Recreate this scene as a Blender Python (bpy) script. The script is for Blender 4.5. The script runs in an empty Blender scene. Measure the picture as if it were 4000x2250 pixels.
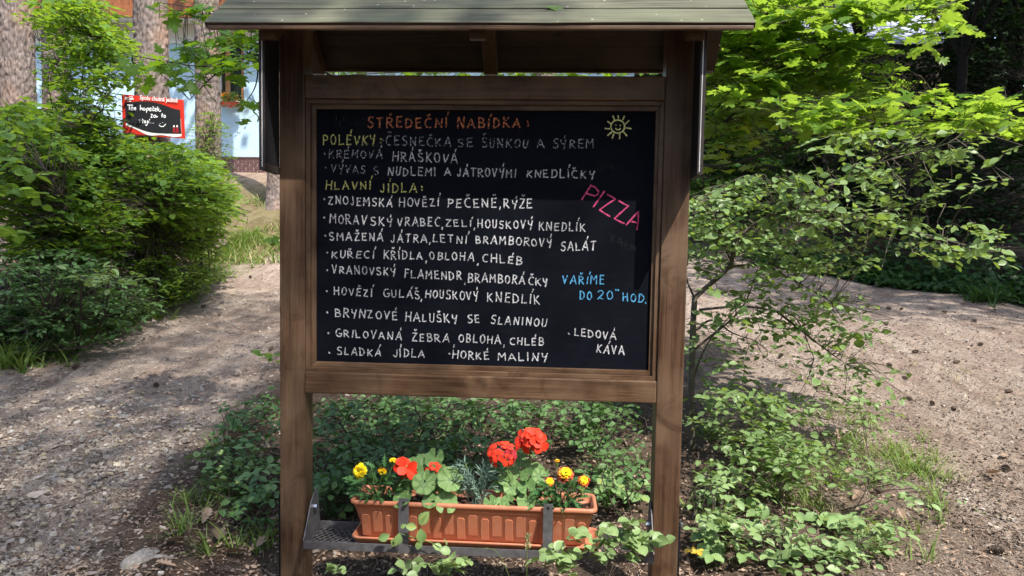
import bpy, bmesh, math, random
import numpy as np
from mathutils import Vector, Matrix
S = bpy.context.scene
COL = S.collection
rng = np.random.RandomState(7)
random.seed(7)
# ------------------------------------------------------------------ camera, world, sun, exposure
F_PX, PITCH, ROLL, YAW, CZ = 2820.0, 0.0618, 0.0175, 0.05705, 1.8
Fv = np.array([0, math.cos(PITCH), -math.sin(PITCH)])
_R = np.array([1, 0, 0.]); _U = np.array([0, math.sin(PITCH), math.cos(PITCH)])
Rv = _R*math.cos(ROLL)+_U*math.sin(ROLL)
Uv = _U*math.cos(ROLL)-_R*math.sin(ROLL)
cam = bpy.data.objects.new('camera', bpy.data.cameras.new('camera'))
COL.objects.link(cam)
cam.matrix_world = Matrix(((Rv[0], Uv[0], -Fv[0], 0), (Rv[1], Uv[1], -Fv[1], 0), (Rv[2], Uv[2], -Fv[2], CZ), (0, 0, 0, 1)))
cam.data.sensor_width = 36.0
cam.data.lens = 36.0*F_PX/4000.0
cam.data.clip_start = 0.05
cam.data.clip_end = 600
S.camera = cam
SUN_AZ, SUN_EL = math.radians(35), math.radians(55)        # azimuth: to the right of straight behind the camera
SUN = np.array([math.sin(SUN_AZ)*math.cos(SUN_EL), -math.cos(SUN_AZ)*math.cos(SUN_EL), math.sin(SUN_EL)])
W = bpy.data.worlds.new('World'); S.world = W; W.use_nodes = True
_n = W.node_tree.nodes; _bg = _n['Background']
_sky = _n.new('ShaderNodeTexSky'); _sky.sky_type = 'NISHITA'; _sky.sun_disc = False
_sky.sun_elevation = SUN_EL; _sky.sun_rotation = math.radians(180-35)
_sky.air_density = 1.0; _sky.dust_density = 1.5; _sky.ozone_density = 1.0
W.node_tree.links.new(_sky.outputs[0], _bg.inputs[0]); _bg.inputs[1].default_value = 0.15
sl = bpy.data.lights.new('sun', 'SUN'); sl.energy = 2.8; sl.angle = math.radians(0.53); sl.color = (1.0, 0.95, 0.87)
so = bpy.data.objects.new('sun', sl); COL.objects.link(so)
so.rotation_euler = Vector(SUN).to_track_quat('Z', 'Y').to_euler(); so.location = (6, -8, 15)
S.view_settings.view_transform = 'Standard'; S.view_settings.look = 'None'
S.view_settings.exposure = 1.4; S.view_settings.gamma = 1.0; S.view_settings.use_curve_mapping = False
S.render.engine = 'CYCLES'
S.cycles.max_bounces = 8; S.cycles.transparent_max_bounces = 12; S.cycles.transmission_bounces = 6

# ------------------------------------------------------------------ projection helpers (photo pixels 4000x2250 -> places in the world)
def ray(px, py):
    return Fv*F_PX + Rv*(px-2000.0) - Uv*(py-1125.0)
def P(px, py, Y):
    d = ray(px, py); t = Y/d[1]
    return np.array([d[0]*t, Y, CZ+d[2]*t])
_nv = np.array([math.sin(YAW), math.cos(YAW), 0]); _xv = np.array([math.cos(YAW), -math.sin(YAW), 0])
OB = np.array([0, 2.8, CZ])
def L(px, py, off):            # -> board frame (x along the board, y away, z relative to the camera height)
    d = ray(px, py); O = np.array([0, 2.8, 0.])+_nv*off
    t = (O@_nv)/(d@_nv); p = d*t
    return np.array([(p-O)@_xv, off, p[2]])
def LW(x, y, z):               # board frame -> world
    return np.array([0, 2.8, CZ])+_xv*x+_nv*y+np.array([0, 0, z])
def proj(p):                   # world -> pixels, depth
    q = np.asarray(p, float)-np.array([0, 0, CZ])
    z = q@Fv
    z = np.where(z < 0.05, 0.05, z)
    return 2000+F_PX*(q@Rv)/z, 1125-F_PX*(q@Uv)/z, z

# ------------------------------------------------------------------ noise
def _h(ix, iy, s):
    v = np.sin(ix*127.1+iy*311.7+s*74.7)*43758.5453
    return v-np.floor(v)
def vnoise(x, y, s=0):
    ix = np.floor(x); iy = np.floor(y); fx = x-ix; fy = y-iy
    fx = fx*fx*(3-2*fx); fy = fy*fy*(3-2*fy)
    a = _h(ix, iy, s); b = _h(ix+1, iy, s); c = _h(ix, iy+1, s); d = _h(ix+1, iy+1, s)
    return (a*(1-fx)+b*fx)*(1-fy)+(c*(1-fx)+d*fx)*fy
def fbm(x, y, o=4, s=0):
    r = 0; a = .5
    for i in range(o):
        r = r+a*vnoise(x, y, s+i); x = x*2.03; y = y*2.03; a *= .5
    return r
def sst(a, b, v):
    t = np.clip((v-a)/(b-a), 0, 1); return t*t*(3-2*t)
def gz(x, y):
    x = np.asarray(x, float); y = np.asarray(y, float)
    h = .118*np.clip(y, -14, 12.6)
    h = h+.315*(np.clip(y, 12.6, 18.2)-12.6)+.20*(np.clip(y, 18.2, 20.2)-18.2)
    pl = sst(-4.4, -6.5, x)*sst(2, 5, y)*.25*(1-sst(12.5, 16, y))
    pr = sst(0, 2.2, (y-11.7)+(x-4.9)*1.41-.3)*sst(3.2, 4.6, x)*.5
    lump = (fbm(x*.6+9, y*.6+4, 3, 2)-.45)*.22*sst(1.5, 4, np.abs(y-3)+np.abs(x)*.2)
    rut = (fbm(x*2.2, y*1.1, 3, 5)-.45)*.05
    return h+pl+pr+(lump+rut)*(1-.85*sst(14, 17.5, y))
def gz1(x, y): return float(gz(np.array([x]), np.array([y]))[0])

# ------------------------------------------------------------------ materials
def rgba(c): return (c[0], c[1], c[2], 1)
def newmat(name):
    m = bpy.data.materials.new(name); m.use_nodes = True
    nt = m.node_tree; b = nt.nodes['Principled BSDF']
    return m, nt, b
def node(nt, t, **kw):
    n = nt.nodes.new(t)
    for k, v in kw.items():
        if k in ('scale', 'detail', 'roughness', 'distortion') and t.startswith('ShaderNodeTex'):
            n.inputs[k.capitalize()].default_value = v
        else: setattr(n, k, v)
    return n
def ramp(nt, fac, stops):
    r = nt.nodes.new('ShaderNodeValToRGB'); e = r.color_ramp.elements
    while len(e) < len(stops): e.new(0.5)
    for i, (p, c) in enumerate(stops):
        e[i].position = p; e[i].color = rgba(c)
    nt.links.new(fac, r.inputs[0]); return r.outputs[0]
def mixc(nt, fac, a, b, mode='MIX'):
    m = nt.nodes.new('ShaderNodeMix'); m.data_type = 'RGBA'; m.blend_type = mode
    for i, v in ((0, fac), (6, a), (7, b)):
        if hasattr(v, 'links'): nt.links.new(v, m.inputs[i])
        else: m.inputs[i].default_value = v if i == 0 else rgba(v)
    return m.outputs[2]
def coords(nt, kind='Object', scale=(1, 1, 1)):
    tc = nt.nodes.new('ShaderNodeTexCoord'); mp = nt.nodes.new('ShaderNodeMapping')
    mp.inputs['Scale'].default_value = scale
    nt.links.new(tc.outputs[kind], mp.inputs[0]); return mp.outputs[0]
def noise(nt, vec, scale, detail=4, rough=.55, dist=0):
    n = nt.nodes.new('ShaderNodeTexNoise'); n.inputs['Scale'].default_value = scale
    n.inputs['Detail'].default_value = detail; n.inputs['Roughness'].default_value = rough
    n.inputs['Distortion'].default_value = dist
    nt.links.new(vec, n.inputs['Vector']); return n.outputs[0]
def bump(nt, b, h, strength=.3, dist=.01):
    n = nt.nodes.new('ShaderNodeBump'); n.inputs['Strength'].default_value = strength
    n.inputs['Distance'].default_value = dist
    nt.links.new(h, n.inputs['Height']); nt.links.new(n.outputs[0], b.inputs['Normal'])
def simple(name, c, rough=.6, var=.25, scale=30, metal=0, spec=.5, bmp=.1):
    m, nt, b = newmat(name)
    v = noise(nt, coords(nt), scale, 5)
    dk = tuple(x*(1-var) for x in c); lt = tuple(min(1, x*(1+var)) for x in c)
    nt.links.new(ramp(nt, v, [(.3, dk), (.7, lt)]), b.inputs['Base Color'])
    b.inputs['Roughness'].default_value = rough; b.inputs['Metallic'].default_value = metal
    b.inputs['Specular IOR Level'].default_value = spec
    if bmp: bump(nt, b, v, bmp, .004)
    return m
def woodmat(name, dark, mid, light, axis, rough=.55, wear=None, specks=False, spec=.4):
    m, nt, b = newmat(name)
    sc = {'x': (1.2, 26, 26), 'y': (26, 1.2, 26), 'z': (26, 26, 1.2)}[axis]
    oi = nt.nodes.new('ShaderNodeObjectInfo')
    tc = nt.nodes.new('ShaderNodeTexCoord'); ad = nt.nodes.new('ShaderNodeVectorMath'); ad.operation = 'ADD'
    cb = nt.nodes.new('ShaderNodeCombineXYZ')
    mu = nt.nodes.new('ShaderNodeMath'); mu.operation = 'MULTIPLY'; mu.inputs[1].default_value = 17.0
    nt.links.new(oi.outputs['Random'], mu.inputs[0])
    for i in range(3): nt.links.new(mu.outputs[0], cb.inputs[i])
    nt.links.new(tc.outputs['Object'], ad.inputs[0]); nt.links.new(cb.outputs[0], ad.inputs[1])
    mp = nt.nodes.new('ShaderNodeMapping'); mp.inputs['Scale'].default_value = sc
    nt.links.new(ad.outputs[0], mp.inputs[0])
    g1 = noise(nt, mp.outputs[0], 1.6, 6, .62, .9)
    mp2 = nt.nodes.new('ShaderNodeMapping'); mp2.inputs['Scale'].default_value = tuple(s*4 if s > 2 else s*1.5 for s in sc)
    nt.links.new(ad.outputs[0], mp2.inputs[0])
    g2 = noise(nt, mp2.outputs[0], 2.0, 4, .7, .3)
    big = noise(nt, ad.outputs[0], 3.1, 3, .6, .5)
    c = ramp(nt, g1, [(.28, dark), (.5, mid), (.72, light)])
    c = mixc(nt, ramp(nt, g2, [(.42, (0, 0, 0)), (.62, (.55, .55, .55))]), c, dark)
    c = mixc(nt, ramp(nt, big, [(.38, (0, 0, 0)), (.66, (.6, .6, .6))]), c, wear or light)
    if not specks:
        st_ = noise(nt, ad.outputs[0], 7.5, 4, .65, 1.2)
        c = mixc(nt, ramp(nt, st_, [(.55, (0, 0, 0)), (.72, (.6, .6, .6))]), c, dark)
        kn = nt.nodes.new('ShaderNodeTexVoronoi'); kn.inputs['Scale'].default_value = 2.3
        mpk = nt.nodes.new('ShaderNodeMapping'); mpk.inputs['Scale'].default_value = tuple(2.2 if q_ > 2 else 1.0 for q_ in sc)
        nt.links.new(ad.outputs[0], mpk.inputs[0]); nt.links.new(mpk.outputs[0], kn.inputs['Vector'])
        c = mixc(nt, ramp(nt, kn.outputs['Distance'], [(.03, (.85, .85, .85)), (.075, (0, 0, 0))]), c, tuple(q_*.6 for q_ in dark))
    if specks:
        v = nt.nodes.new('ShaderNodeTexVoronoi'); v.inputs['Scale'].default_value = 26
        nt.links.new(ad.outputs[0], v.inputs['Vector'])
        sp = ramp(nt, v.outputs['Distance'], [(.0, (1, 1, 1)), (.09, (1, 1, 1)), (.12, (0, 0, 0))])
        gt = ramp(nt, v.outputs['Color'], [(.62, (0, 0, 0)), (.7, (1, 1, 1))])
        c = mixc(nt, mixc(nt, 1.0, sp, gt, 'MULTIPLY'), c, (.38, .38, .33))
    nt.links.new(c, b.inputs['Base Color']); b.inputs['Roughness'].default_value = rough
    b.inputs['Specular IOR Level'].default_value = spec
    bump(nt, b, g2, .35, .002)
    return m
def leafmat(name, a, bcol, tr, amt=.42, rough=.42, spec=.35, yellow=None):
    m, nt, b = newmat(name)
    at = nt.nodes.new('ShaderNodeAttribute'); at.attribute_name = 'tint'
    oi = nt.nodes.new('ShaderNodeObjectInfo')
    ad = nt.nodes.new('ShaderNodeMath'); ad.operation = 'ADD'; fr = nt.nodes.new('ShaderNodeMath'); fr.operation = 'FRACT'
    nt.links.new(at.outputs['Fac'], ad.inputs[0]); nt.links.new(oi.outputs['Random'], ad.inputs[1])
    nt.links.new(ad.outputs[0], fr.inputs[0])
    st = [(0, a), (.93, bcol)]
    st.append((1.0, yellow if yellow else bcol))
    c = ramp(nt, fr.outputs[0], st)
    v = noise(nt, coords(nt), 60, 2)
    c = mixc(nt, ramp(nt, v, [(.3, (0, 0, 0)), (.8, (.3, .3, .3))]), c, tuple(min(1, x*1.5+.01) for x in bcol))
    nt.links.new(c, b.inputs['Base Color']); b.inputs['Roughness'].default_value = rough
    b.inputs['Specular IOR Level'].default_value = spec
    t = nt.nodes.new('ShaderNodeBsdfTranslucent')
    tc = mixc(nt, fr.outputs[0], tuple(x*.72 for x in tr), tr)
    nt.links.new(tc, t.inputs[0])
    mx = nt.nodes.new('ShaderNodeMixShader'); mx.inputs[0].default_value = amt
    nt.links.new(b.outputs[0], mx.inputs[1]); nt.links.new(t.outputs[0], mx.inputs[2])
    nt.links.new(mx.outputs[0], nt.nodes['Material Output'].inputs[0])
    return m

M = {}
M['beam_x'] = woodmat('stained_beam_rail', (.032, .013, .005), (.095, .051, .027), (.17, .098, .055), 'x', .42, (.21, .135, .08))
M['beam_z'] = woodmat('stained_beam_post', (.030, .012, .005), (.090, .048, .026), (.155, .088, .050), 'z', .42, (.19, .125, .078))
M['beam_y'] = woodmat('stained_beam_rafter', (.028, .013, .006), (.075, .036, .018), (.12, .062, .032), 'y', .5)
M['roof'] = woodmat('weathered_roof_plank', (.05, .048, .034), (.135, .130, .093), (.215, .205, .155), 'x', .88, (.16, .17, .105), True, .2)
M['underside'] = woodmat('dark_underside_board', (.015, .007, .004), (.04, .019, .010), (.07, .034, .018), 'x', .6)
M['fascia'] = woodmat('varnished_fascia', (.15, .045, .015), (.28, .09, .03), (.38, .14, .05), 'z', .45)
M['window_wood'] = woodmat('window_wood', (.22, .09, .03), (.38, .17, .06), (.5, .25, .1), 'z', .45)
M['steel'] = simple('dark_steel', (.125, .12, .125), .5, .3, 40, .35)
M['black'] = simple('black_coated_steel', (.012, .013, .018), .4, .2, 20, .3)
M['zinc'] = simple('zinc_bolt', (.55, .56, .58), .25, .15, 50, .95)
M['blackpanel'] = simple('black_panel', (.014, .014, .016), .6, .2, 12, 0, .25)
M['panelframe'] = simple('dark_bronze_frame', (.035, .028, .025), .6, .25, 25, 0, .3)
M['seal_glint'] = simple('white_seal_glint', (.7, .7, .7), .3, .05, 20)
M['terracotta'] = simple('terracotta_plastic', (.50, .17, .085), .5, .1, 14, 0, .4, .05)
_m, _nt, _b = newmat('terracotta_plastic'); _v = noise(_nt, coords(_nt), 9, 6, .7, .6); _w = noise(_nt, coords(_nt, 'Object', (40, 40, 3)), 2.5, 4, .6)
_c = ramp(_nt, _v, [(.35, (.43, .15, .075)), (.65, (.52, .185, .095))])
_c = mixc(_nt, ramp(_nt, _v, [(.50, (0, 0, 0)), (.74, (.45, .45, .45))]), _c, (.34, .19, .12))
_c = mixc(_nt, ramp(_nt, _w, [(.52, (0, 0, 0)), (.72, (.30, .30, .30))]), _c, (.58, .33, .22))
_nt.links.new(_c, _b.inputs['Base Color']); _b.inputs['Roughness'].default_value = .5; M['terracotta'] = _m
M['soil'] = simple('potting_soil', (.02, .012, .008), .95, .6, 90, 0, .2, .8)
M['stem'] = simple('green_stem', (.10, .16, .04), .6, .3, 20)
M['twig'] = simple('brown_twig', (.060, .045, .032), .8, .4, 30)
M['twig2'] = simple('grey_twig', (.11, .09, .07), .8, .4, 30)
M['red'] = simple('red_petal', (.74, .04, .014), .6, .18, 60, 0, .3, .05)
M['darkred'] = simple('dark_red_petal', (.30, .012, .02), .6, .3, 60, 0, .3, .05)
M['yellow'] = simple('yellow_petal', (.85, .62, .01), .6, .12, 60, 0, .3, .05)
M['orange'] = simple('orange_petal', (.80, .30, .01), .6, .2, 60, 0, .3, .05)
M['rust'] = simple('rust_petal', (.40, .06, .008), .6, .4, 90, 0, .3, .05)
M['cone'] = simple('pine_cone_scale', (.10, .07, .05), .8, .5, 60)
M['signred'] = simple('red_sign_print', (.62, .035, .02), .4, .05, 8, 0, .4, 0)
M['signwhite'] = simple('white_print', (.8, .8, .78), .4, .03, 8, 0, .4, 0)
M['bluewhite'] = simple('pale_blue_letter', (.50, .62, .72), .5, .05, 8, 0, .4, 0)
M['wall_white'] = simple('white_render', (.80, .80, .78), .85, .05, 3, 0, .2, .1)
M['wall_blue'] = simple('pale_blue_render', (.50, .68, .80), .85, .04, 2, 0, .2, .1)
M['brick'] = simple('plinth_brick', (.12, .055, .05), .6, .35, 15)
M['mortar'] = simple('mortar', (.62, .52, .48), .9, .1, 20)
M['glass'] = simple('window_glass', (.015, .02, .014), .12, .2, 3, 0, .35, 0)
M['slate'] = simple('pale_roof_sheet', (.42, .44, .55), .5, .1, 6)
M['shedwall'] = simple('brown_shed_wall', (.10, .065, .05), .8, .2, 6)
M['dry'] = leafmat('dry_leaf', (.20, .14, .10), (.40, .29, .215), (.3, .16, .08), .12, .7, .2)
M['yelleaf'] = leafmat('yellow_leaf', (.6, .38, .03), (.55, .42, .06), (.6, .4, .05), .25)
M['maple'] = leafmat('maple_leaf', (.09, .18, .025), (.13, .25, .035), (.41, .60, .05), .54, .4, .3)
M['maple_left'] = leafmat('maple_leaf_left', (.06, .14, .02), (.10, .21, .03), (.36, .58, .02), .5, .4, .3)
M['hornbeam'] = leafmat('hornbeam_leaf', (.085, .18, .035), (.165, .29, .055), (.42, .62, .04), .45, .45, .35)
M['privet'] = leafmat('small_shrub_leaf', (.13, .21, .07), (.22, .32, .12), (.40, .58, .08), .36, .4, .45)
M['pale'] = leafmat('pale_sprig_leaf', (.18, .28, .10), (.27, .38, .15), (.30, .42, .08), .28, .45, .45)
M['straw'] = leafmat('strawberry_leaf', (.14, .24, .08), (.22, .34, .12), (.28, .40, .06), .25, .5, .4, (.5, .4, .04))
M['under'] = leafmat('undergrowth_leaf', (.06, .13, .04), (.12, .215, .07), (.14, .28, .04), .28, .45, .35)
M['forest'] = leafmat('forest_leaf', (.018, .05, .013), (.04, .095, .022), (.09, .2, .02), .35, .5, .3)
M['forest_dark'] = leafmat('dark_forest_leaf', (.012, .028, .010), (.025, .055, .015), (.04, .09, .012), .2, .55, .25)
M['geran'] = leafmat('geranium_leaf', (.075, .16, .045), (.19, .30, .10), (.2, .36, .06), .22, .55, .3)
M['marig'] = leafmat('marigold_leaf', (.035, .11, .035), (.07, .17, .05), (.12, .28, .05), .22, .5, .35)
M['carn'] = leafmat('carnation_leaf', (.10, .17, .13), (.17, .25, .19), (.12, .2, .1), .12, .5, .35)
M['grass'] = leafmat('grass_blade', (.11, .19, .04), (.20, .28, .07), (.3, .42, .06), .35, .5, .3)
M['drygrass'] = leafmat('dry_grass_blade', (.32, .30, .14), (.5, .42, .24), (.4, .35, .12), .3, .6, .2)

def chalkmat(name, c, thr):
    m, nt, b = newmat(name)
    b.inputs['Base Color'].default_value = rgba(c); b.inputs['Roughness'].default_value = .95
    b.inputs['Specular IOR Level'].default_value = .1
    v = noise(nt, coords(nt), 170, 5, .8)
    f = ramp(nt, v, [(thr-.09, (.05, .05, .05)), (thr+.10, (1, 1, 1))])
    t = nt.nodes.new('ShaderNodeBsdfTransparent'); mx = nt.nodes.new('ShaderNodeMixShader')
    nt.links.new(f, mx.inputs[0]); nt.links.new(t.outputs[0], mx.inputs[1]); nt.links.new(b.outputs[0], mx.inputs[2])
    nt.links.new(mx.outputs[0], nt.nodes['Material Output'].inputs[0])
    return m
M['c_white'] = chalkmat('white_chalk', (.60, .60, .62), .46)
M['c_dim'] = chalkmat('thin_white_chalk', (.50, .51, .56), .52)
M['c_orange'] = chalkmat('orange_chalk', (.62, .22, .11), .48)
M['c_yellow'] = chalkmat('yellow_chalk', (.66, .64, .22), .46)
M['c_sun'] = chalkmat('bright_yellow_chalk', (.80, .78, .34), .36)
M['c_pink'] = chalkmat('pink_chalk', (.66, .09, .22), .44)
M['c_blue'] = chalkmat('blue_chalk', (.10, .36, .62), .45)
M['c_marker'] = simple('white_marker', (.85, .85, .88), .5, .02, 9, 0, .3, 0)
def boardmat():
    m, nt, b = newmat('slate_chalkboard')
    v = noise(nt, coords(nt, 'Object', (1, 1, 1)), 3.2, 6, .65, 1.5)
    v2 = noise(nt, coords(nt, 'Object', (3, 3, 22)), 4, 4, .7, .2)
    c = ramp(nt, v, [(.35, (.0034, .0042, .0075)), (.72, (.0060, .0072, .0118))])
    c = mixc(nt, ramp(nt, v2, [(.55, (0, 0, 0)), (.8, (.25, .25, .25))]), c, (.026, .027, .032))
    nt.links.new(c, b.inputs['Base Color']); b.inputs['Roughness'].default_value = .7
    b.inputs['Specular IOR Level'].default_value = .06
    return m
M['board'] = boardmat()
M['signblack'] = simple('sign_black', (.02, .02, .024), .35, .15, 5, 0, .5, 0)

def barkmat():
    m, nt, b = newmat('pine_bark')
    at = nt.nodes.new('ShaderNodeAttribute'); at.attribute_name = 'plate'
    v = noise(nt, coords(nt, 'Object', (1, 1, .5)), 38, 5, .7)
    c = ramp(nt, at.outputs['Fac'], [(.0, (.035, .028, .025)), (.25, (.15, .12, .11)), (.6, (.28, .225, .20)), (1., (.40, .325, .285))])
    c = mixc(nt, ramp(nt, v, [(.35, (.55, .55, .55)), (.65, (0, 0, 0))]), c, (.13, .105, .095))
    big = noise(nt, coords(nt), 2.4, 3)
    c = mixc(nt, ramp(nt, big, [(.45, (0, 0, 0)), (.7, (.45, .45, .45))]), c, (.42, .25, .16))
    nt.links.new(c, b.inputs['Base Color']); b.inputs['Roughness'].default_value = .9
    b.inputs['Specular IOR Level'].default_value = .15
    bump(nt, b, v, .6, .012)
    return m
M['bark'] = barkmat()
M['bark_dark'] = simple('dark_forest_bark', (.022, .018, .014), .9, .4, 14, 0, .1, .5)
M['bark2'] = simple('smooth_bark', (.055, .045, .035), .85, .45, 14, 0, .2, .5)

def groundmat():
    m, nt, b = newmat('ground_dirt')
    at = nt.nodes.new('ShaderNodeAttribute'); at.attribute_name = 'zone'
    co = coords(nt)
    n1 = noise(nt, co, 1.3, 6, .65); n2 = noise(nt, co, 18, 6, .75); n3 = noise(nt, co, 85, 5, .8)
    c = mixc(nt, ramp(nt, n1, [(.35, (0, 0, 0)), (.7, (1, 1, 1))]), at.outputs['Color'],
             mixc(nt, 1.0, at.outputs['Color'], (.84, .80, .77), 'MULTIPLY'))
    c = mixc(nt, 1.0, c, ramp(nt, n2, [(.32, (.72, .69, .66)), (.62, (1.15, 1.14, 1.12))]), 'MULTIPLY')
    c = mixc(nt, 1.0, c, ramp(nt, n3, [(.38, (.50, .46, .43)), (.56, (1.15, 1.15, 1.15))]), 'MULTIPLY')
    n4 = noise(nt, coords(nt, 'Object', (2.4, .55, 1)), 1.5, 5, .7, .8)
    c = mixc(nt, 1.0, c, ramp(nt, n4, [(.40, (.72, .67, .65)), (.60, (1.05, 1.05, 1.05))]), 'MULTIPLY')
    nt.links.new(c, b.inputs['Base Color']); b.inputs['Roughness'].default_value = .97
    b.inputs['Specular IOR Level'].default_value = .15
    ad = nt.nodes.new('ShaderNodeMath'); ad.operation = 'ADD'
    nt.links.new(n2, ad.inputs[0]); nt.links.new(n3, ad.inputs[1])
    bump(nt, b, ad.outputs[0], .9, .03)
    return m
M['ground'] = groundmat()
def stonemat():
    m, nt, b = newmat('stone_chips')
    at = nt.nodes.new('ShaderNodeAttribute'); at.attribute_name = 'tint'
    oi = nt.nodes.new('ShaderNodeObjectInfo')
    ad = nt.nodes.new('ShaderNodeMath'); ad.operation = 'ADD'; fr = nt.nodes.new('ShaderNodeMath'); fr.operation = 'FRACT'
    nt.links.new(at.outputs['Fac'], ad.inputs[0]); nt.links.new(oi.outputs['Random'], ad.inputs[1]); nt.links.new(ad.outputs[0], fr.inputs[0])
    c = ramp(nt, fr.outputs[0], [(0, (.26, .215, .18)), (.3, (.38, .32, .27)), (.55, (.50, .43, .36)), (.75, (.40, .37, .345)), (.88, (.52, .42, .28)), (1, (.60, .57, .52))])
    v = noise(nt, coords(nt), 45, 5, .7)
    c = mixc(nt, 1.0, c, ramp(nt, v, [(.3, (.62, .6, .58)), (.7, (1.1, 1.1, 1.1))]), 'MULTIPLY')
    nt.links.new(c, b.inputs['Base Color']); b.inputs['Roughness'].default_value = .9
    b.inputs['Specular IOR Level'].default_value = .2
    bump(nt, b, v, .4, .004)
    return m
M['stone'] = stonemat()
M['boulder'] = simple('whitish_boulder', (.30, .27, .235), .9, .35, 16, 0, .2, .6)

# ------------------------------------------------------------------ object helpers
def mesh_obj(name, v, f, mat, parent=None, smooth=False, link=True):
    me = bpy.data.meshes.new(name)
    me.from_pydata([tuple(map(float, p)) for p in v], [], [tuple(int(i) for i in q) for q in f])
    if mat is not None: me.materials.append(mat)
    me.polygons.foreach_set('use_smooth', [bool(smooth)]*len(me.polygons))
    me.update()
    o = bpy.data.objects.new(name, me); COL.objects.link(o)
    if parent is not None: o.parent = parent
    return o
def tri_mesh(name, V, T, mat, tint=None, smooth=False, attr='tint'):
    """fast mesh from numpy verts (n,3) and triangles (m,3)"""
    me = bpy.data.meshes.new(name); V = np.asarray(V, np.float32); T = np.asarray(T, np.int32)
    me.vertices.add(len(V)); me.vertices.foreach_set('co', V.ravel())
    me.loops.add(T.size); me.loops.foreach_set('vertex_index', T.ravel())
    me.polygons.add(len(T)); me.polygons.foreach_set('loop_start', np.arange(0, T.size, T.shape[1], dtype=np.int32))
    me.polygons.foreach_set('loop_total', np.full(len(T), T.shape[1], np.int32))
    me.polygons.foreach_set('use_smooth', np.full(len(T), bool(smooth)))
    if tint is not None:
        a = me.attributes.new(attr, 'FLOAT', 'POINT'); a.data.foreach_set('value', np.asarray(tint, np.float32))
    me.materials.append(mat); me.update(calc_edges=True); me.validate()
    return me
def obj_of(me, name, parent=None, loc=None):
    o = bpy.data.objects.new(name, me); COL.objects.link(o)
    if parent is not None: o.parent = parent
    if loc is not None: o.location = loc
    return o
def tag(o, label=None, cat=None, group=None, kind=None):
    for k, v in (('label', label), ('category', cat), ('group', group), ('kind', kind)):
        if v: o[k] = v
    return o
def empty(name, loc, label, cat, group=None, rz=0):
    o = bpy.data.objects.new(name, None); COL.objects.link(o)
    o.empty_display_size = .05
    o.location = tuple(map(float, loc)); o.rotation_euler = (0, 0, rz)
    return tag(o, label, cat, group)
def box(v, f, x0, x1, y0, y1, z0, z1):
    n = len(v)
    v += [(x0, y0, z0), (x1, y0, z0), (x1, y1, z0), (x0, y1, z0), (x0, y0, z1), (x1, y0, z1), (x1, y1, z1), (x0, y1, z1)]
    f += [(n, n+3, n+2, n+1), (n+4, n+5, n+6, n+7), (n, n+1, n+5, n+4), (n+1, n+2, n+6, n+5), (n+2, n+3, n+7, n+6), (n+3, n, n+4, n+7)]
def boxobj(name, b, mat, parent=None, bev=.0, jit=0):
    v = []; f = []; box(v, f, *b)
    if jit: v = [tuple(c+random.uniform(-jit, jit) for c in p) for p in v]
    return bevobj(name, v, f, mat, parent, bev)
def bevobj(name, v, f, mat, parent=None, bev=0.0, seg=2):
    bm = bmesh.new(); vs = [bm.verts.new(p) for p in v]
    for q in f: bm.faces.new([vs[i] for i in q])
    bmesh.ops.recalc_face_normals(bm, faces=bm.faces)
    if bev: bmesh.ops.bevel(bm, geom=bm.edges[:], offset=bev, segments=seg, affect='EDGES', profile=.6)
    for q in bm.faces: q.smooth = False
    me = bpy.data.meshes.new(name); bm.to_mesh(me); bm.free(); me.materials.append(mat)
    return obj_of(me, name, parent)
def tube_arrays(paths, sides=5):
    """paths: list of (pts(n,3), radii(n)) -> verts, quads"""
    VV = []; QQ = []; base = 0
    an = np.arange(sides)*2*math.pi/sides
    for pts, rad in paths:
        pts = np.asarray(pts, float); n = len(pts); rad = np.broadcast_to(np.asarray(rad, float), (n,))
        t = np.gradient(pts, axis=0); t /= np.linalg.norm(t, axis=1)[:, None]+1e-9
        ref = np.array([0, 0, 1.]) if abs(t[0][2]) < .85 else np.array([1, 0, 0.])
        a = np.cross(t, ref); a /= np.linalg.norm(a, axis=1)[:, None]+1e-9
        b = np.cross(t, a)
        ring = pts[:, None, :]+rad[:, None, None]*(a[:, None, :]*np.cos(an)[None, :, None]+b[:, None, :]*np.sin(an)[None, :, None])
        VV.append(ring.reshape(-1, 3))
        i = np.arange(n-1)[:, None]*sides; j = np.arange(sides)[None, :]; j2 = (j+1) % sides
        q = np.stack([i+j, i+j2, i+sides+j2, i+sides+j], -1).reshape(-1, 4)+base
        QQ.append(q); base += n*sides
    return np.concatenate(VV), np.concatenate(QQ)
def tubes(name, paths, mat, parent=None, sides=5):
    V, Q = tube_arrays(paths, sides)
    return obj_of(tri_mesh(name, V, Q, mat, smooth=True), name, parent)
def curve(pts, n=10):
    """smooth path through points (Catmull-Rom)"""
    p = np.asarray(pts, float)
    if len(p) < 3: 
        t = np.linspace(0, 1, n)[:, None]; return p[0]*(1-t)+p[-1]*t
    q = np.vstack([2*p[0]-p[1], p, 2*p[-1]-p[-2]]); out = []
    k = max(2, int(math.ceil(n/(len(p)-1))))
    for i in range(len(p)-1):
        a, b, c, d = q[i], q[i+1], q[i+2], q[i+3]
        for t in np.linspace(0, 1, k, endpoint=False):
            out.append(.5*((2*b)+(-a+c)*t+(2*a-5*b+4*c-d)*t*t+(-a+3*b-3*c+d)*t**3))
    out.append(p[-1]); return np.array(out)

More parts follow.
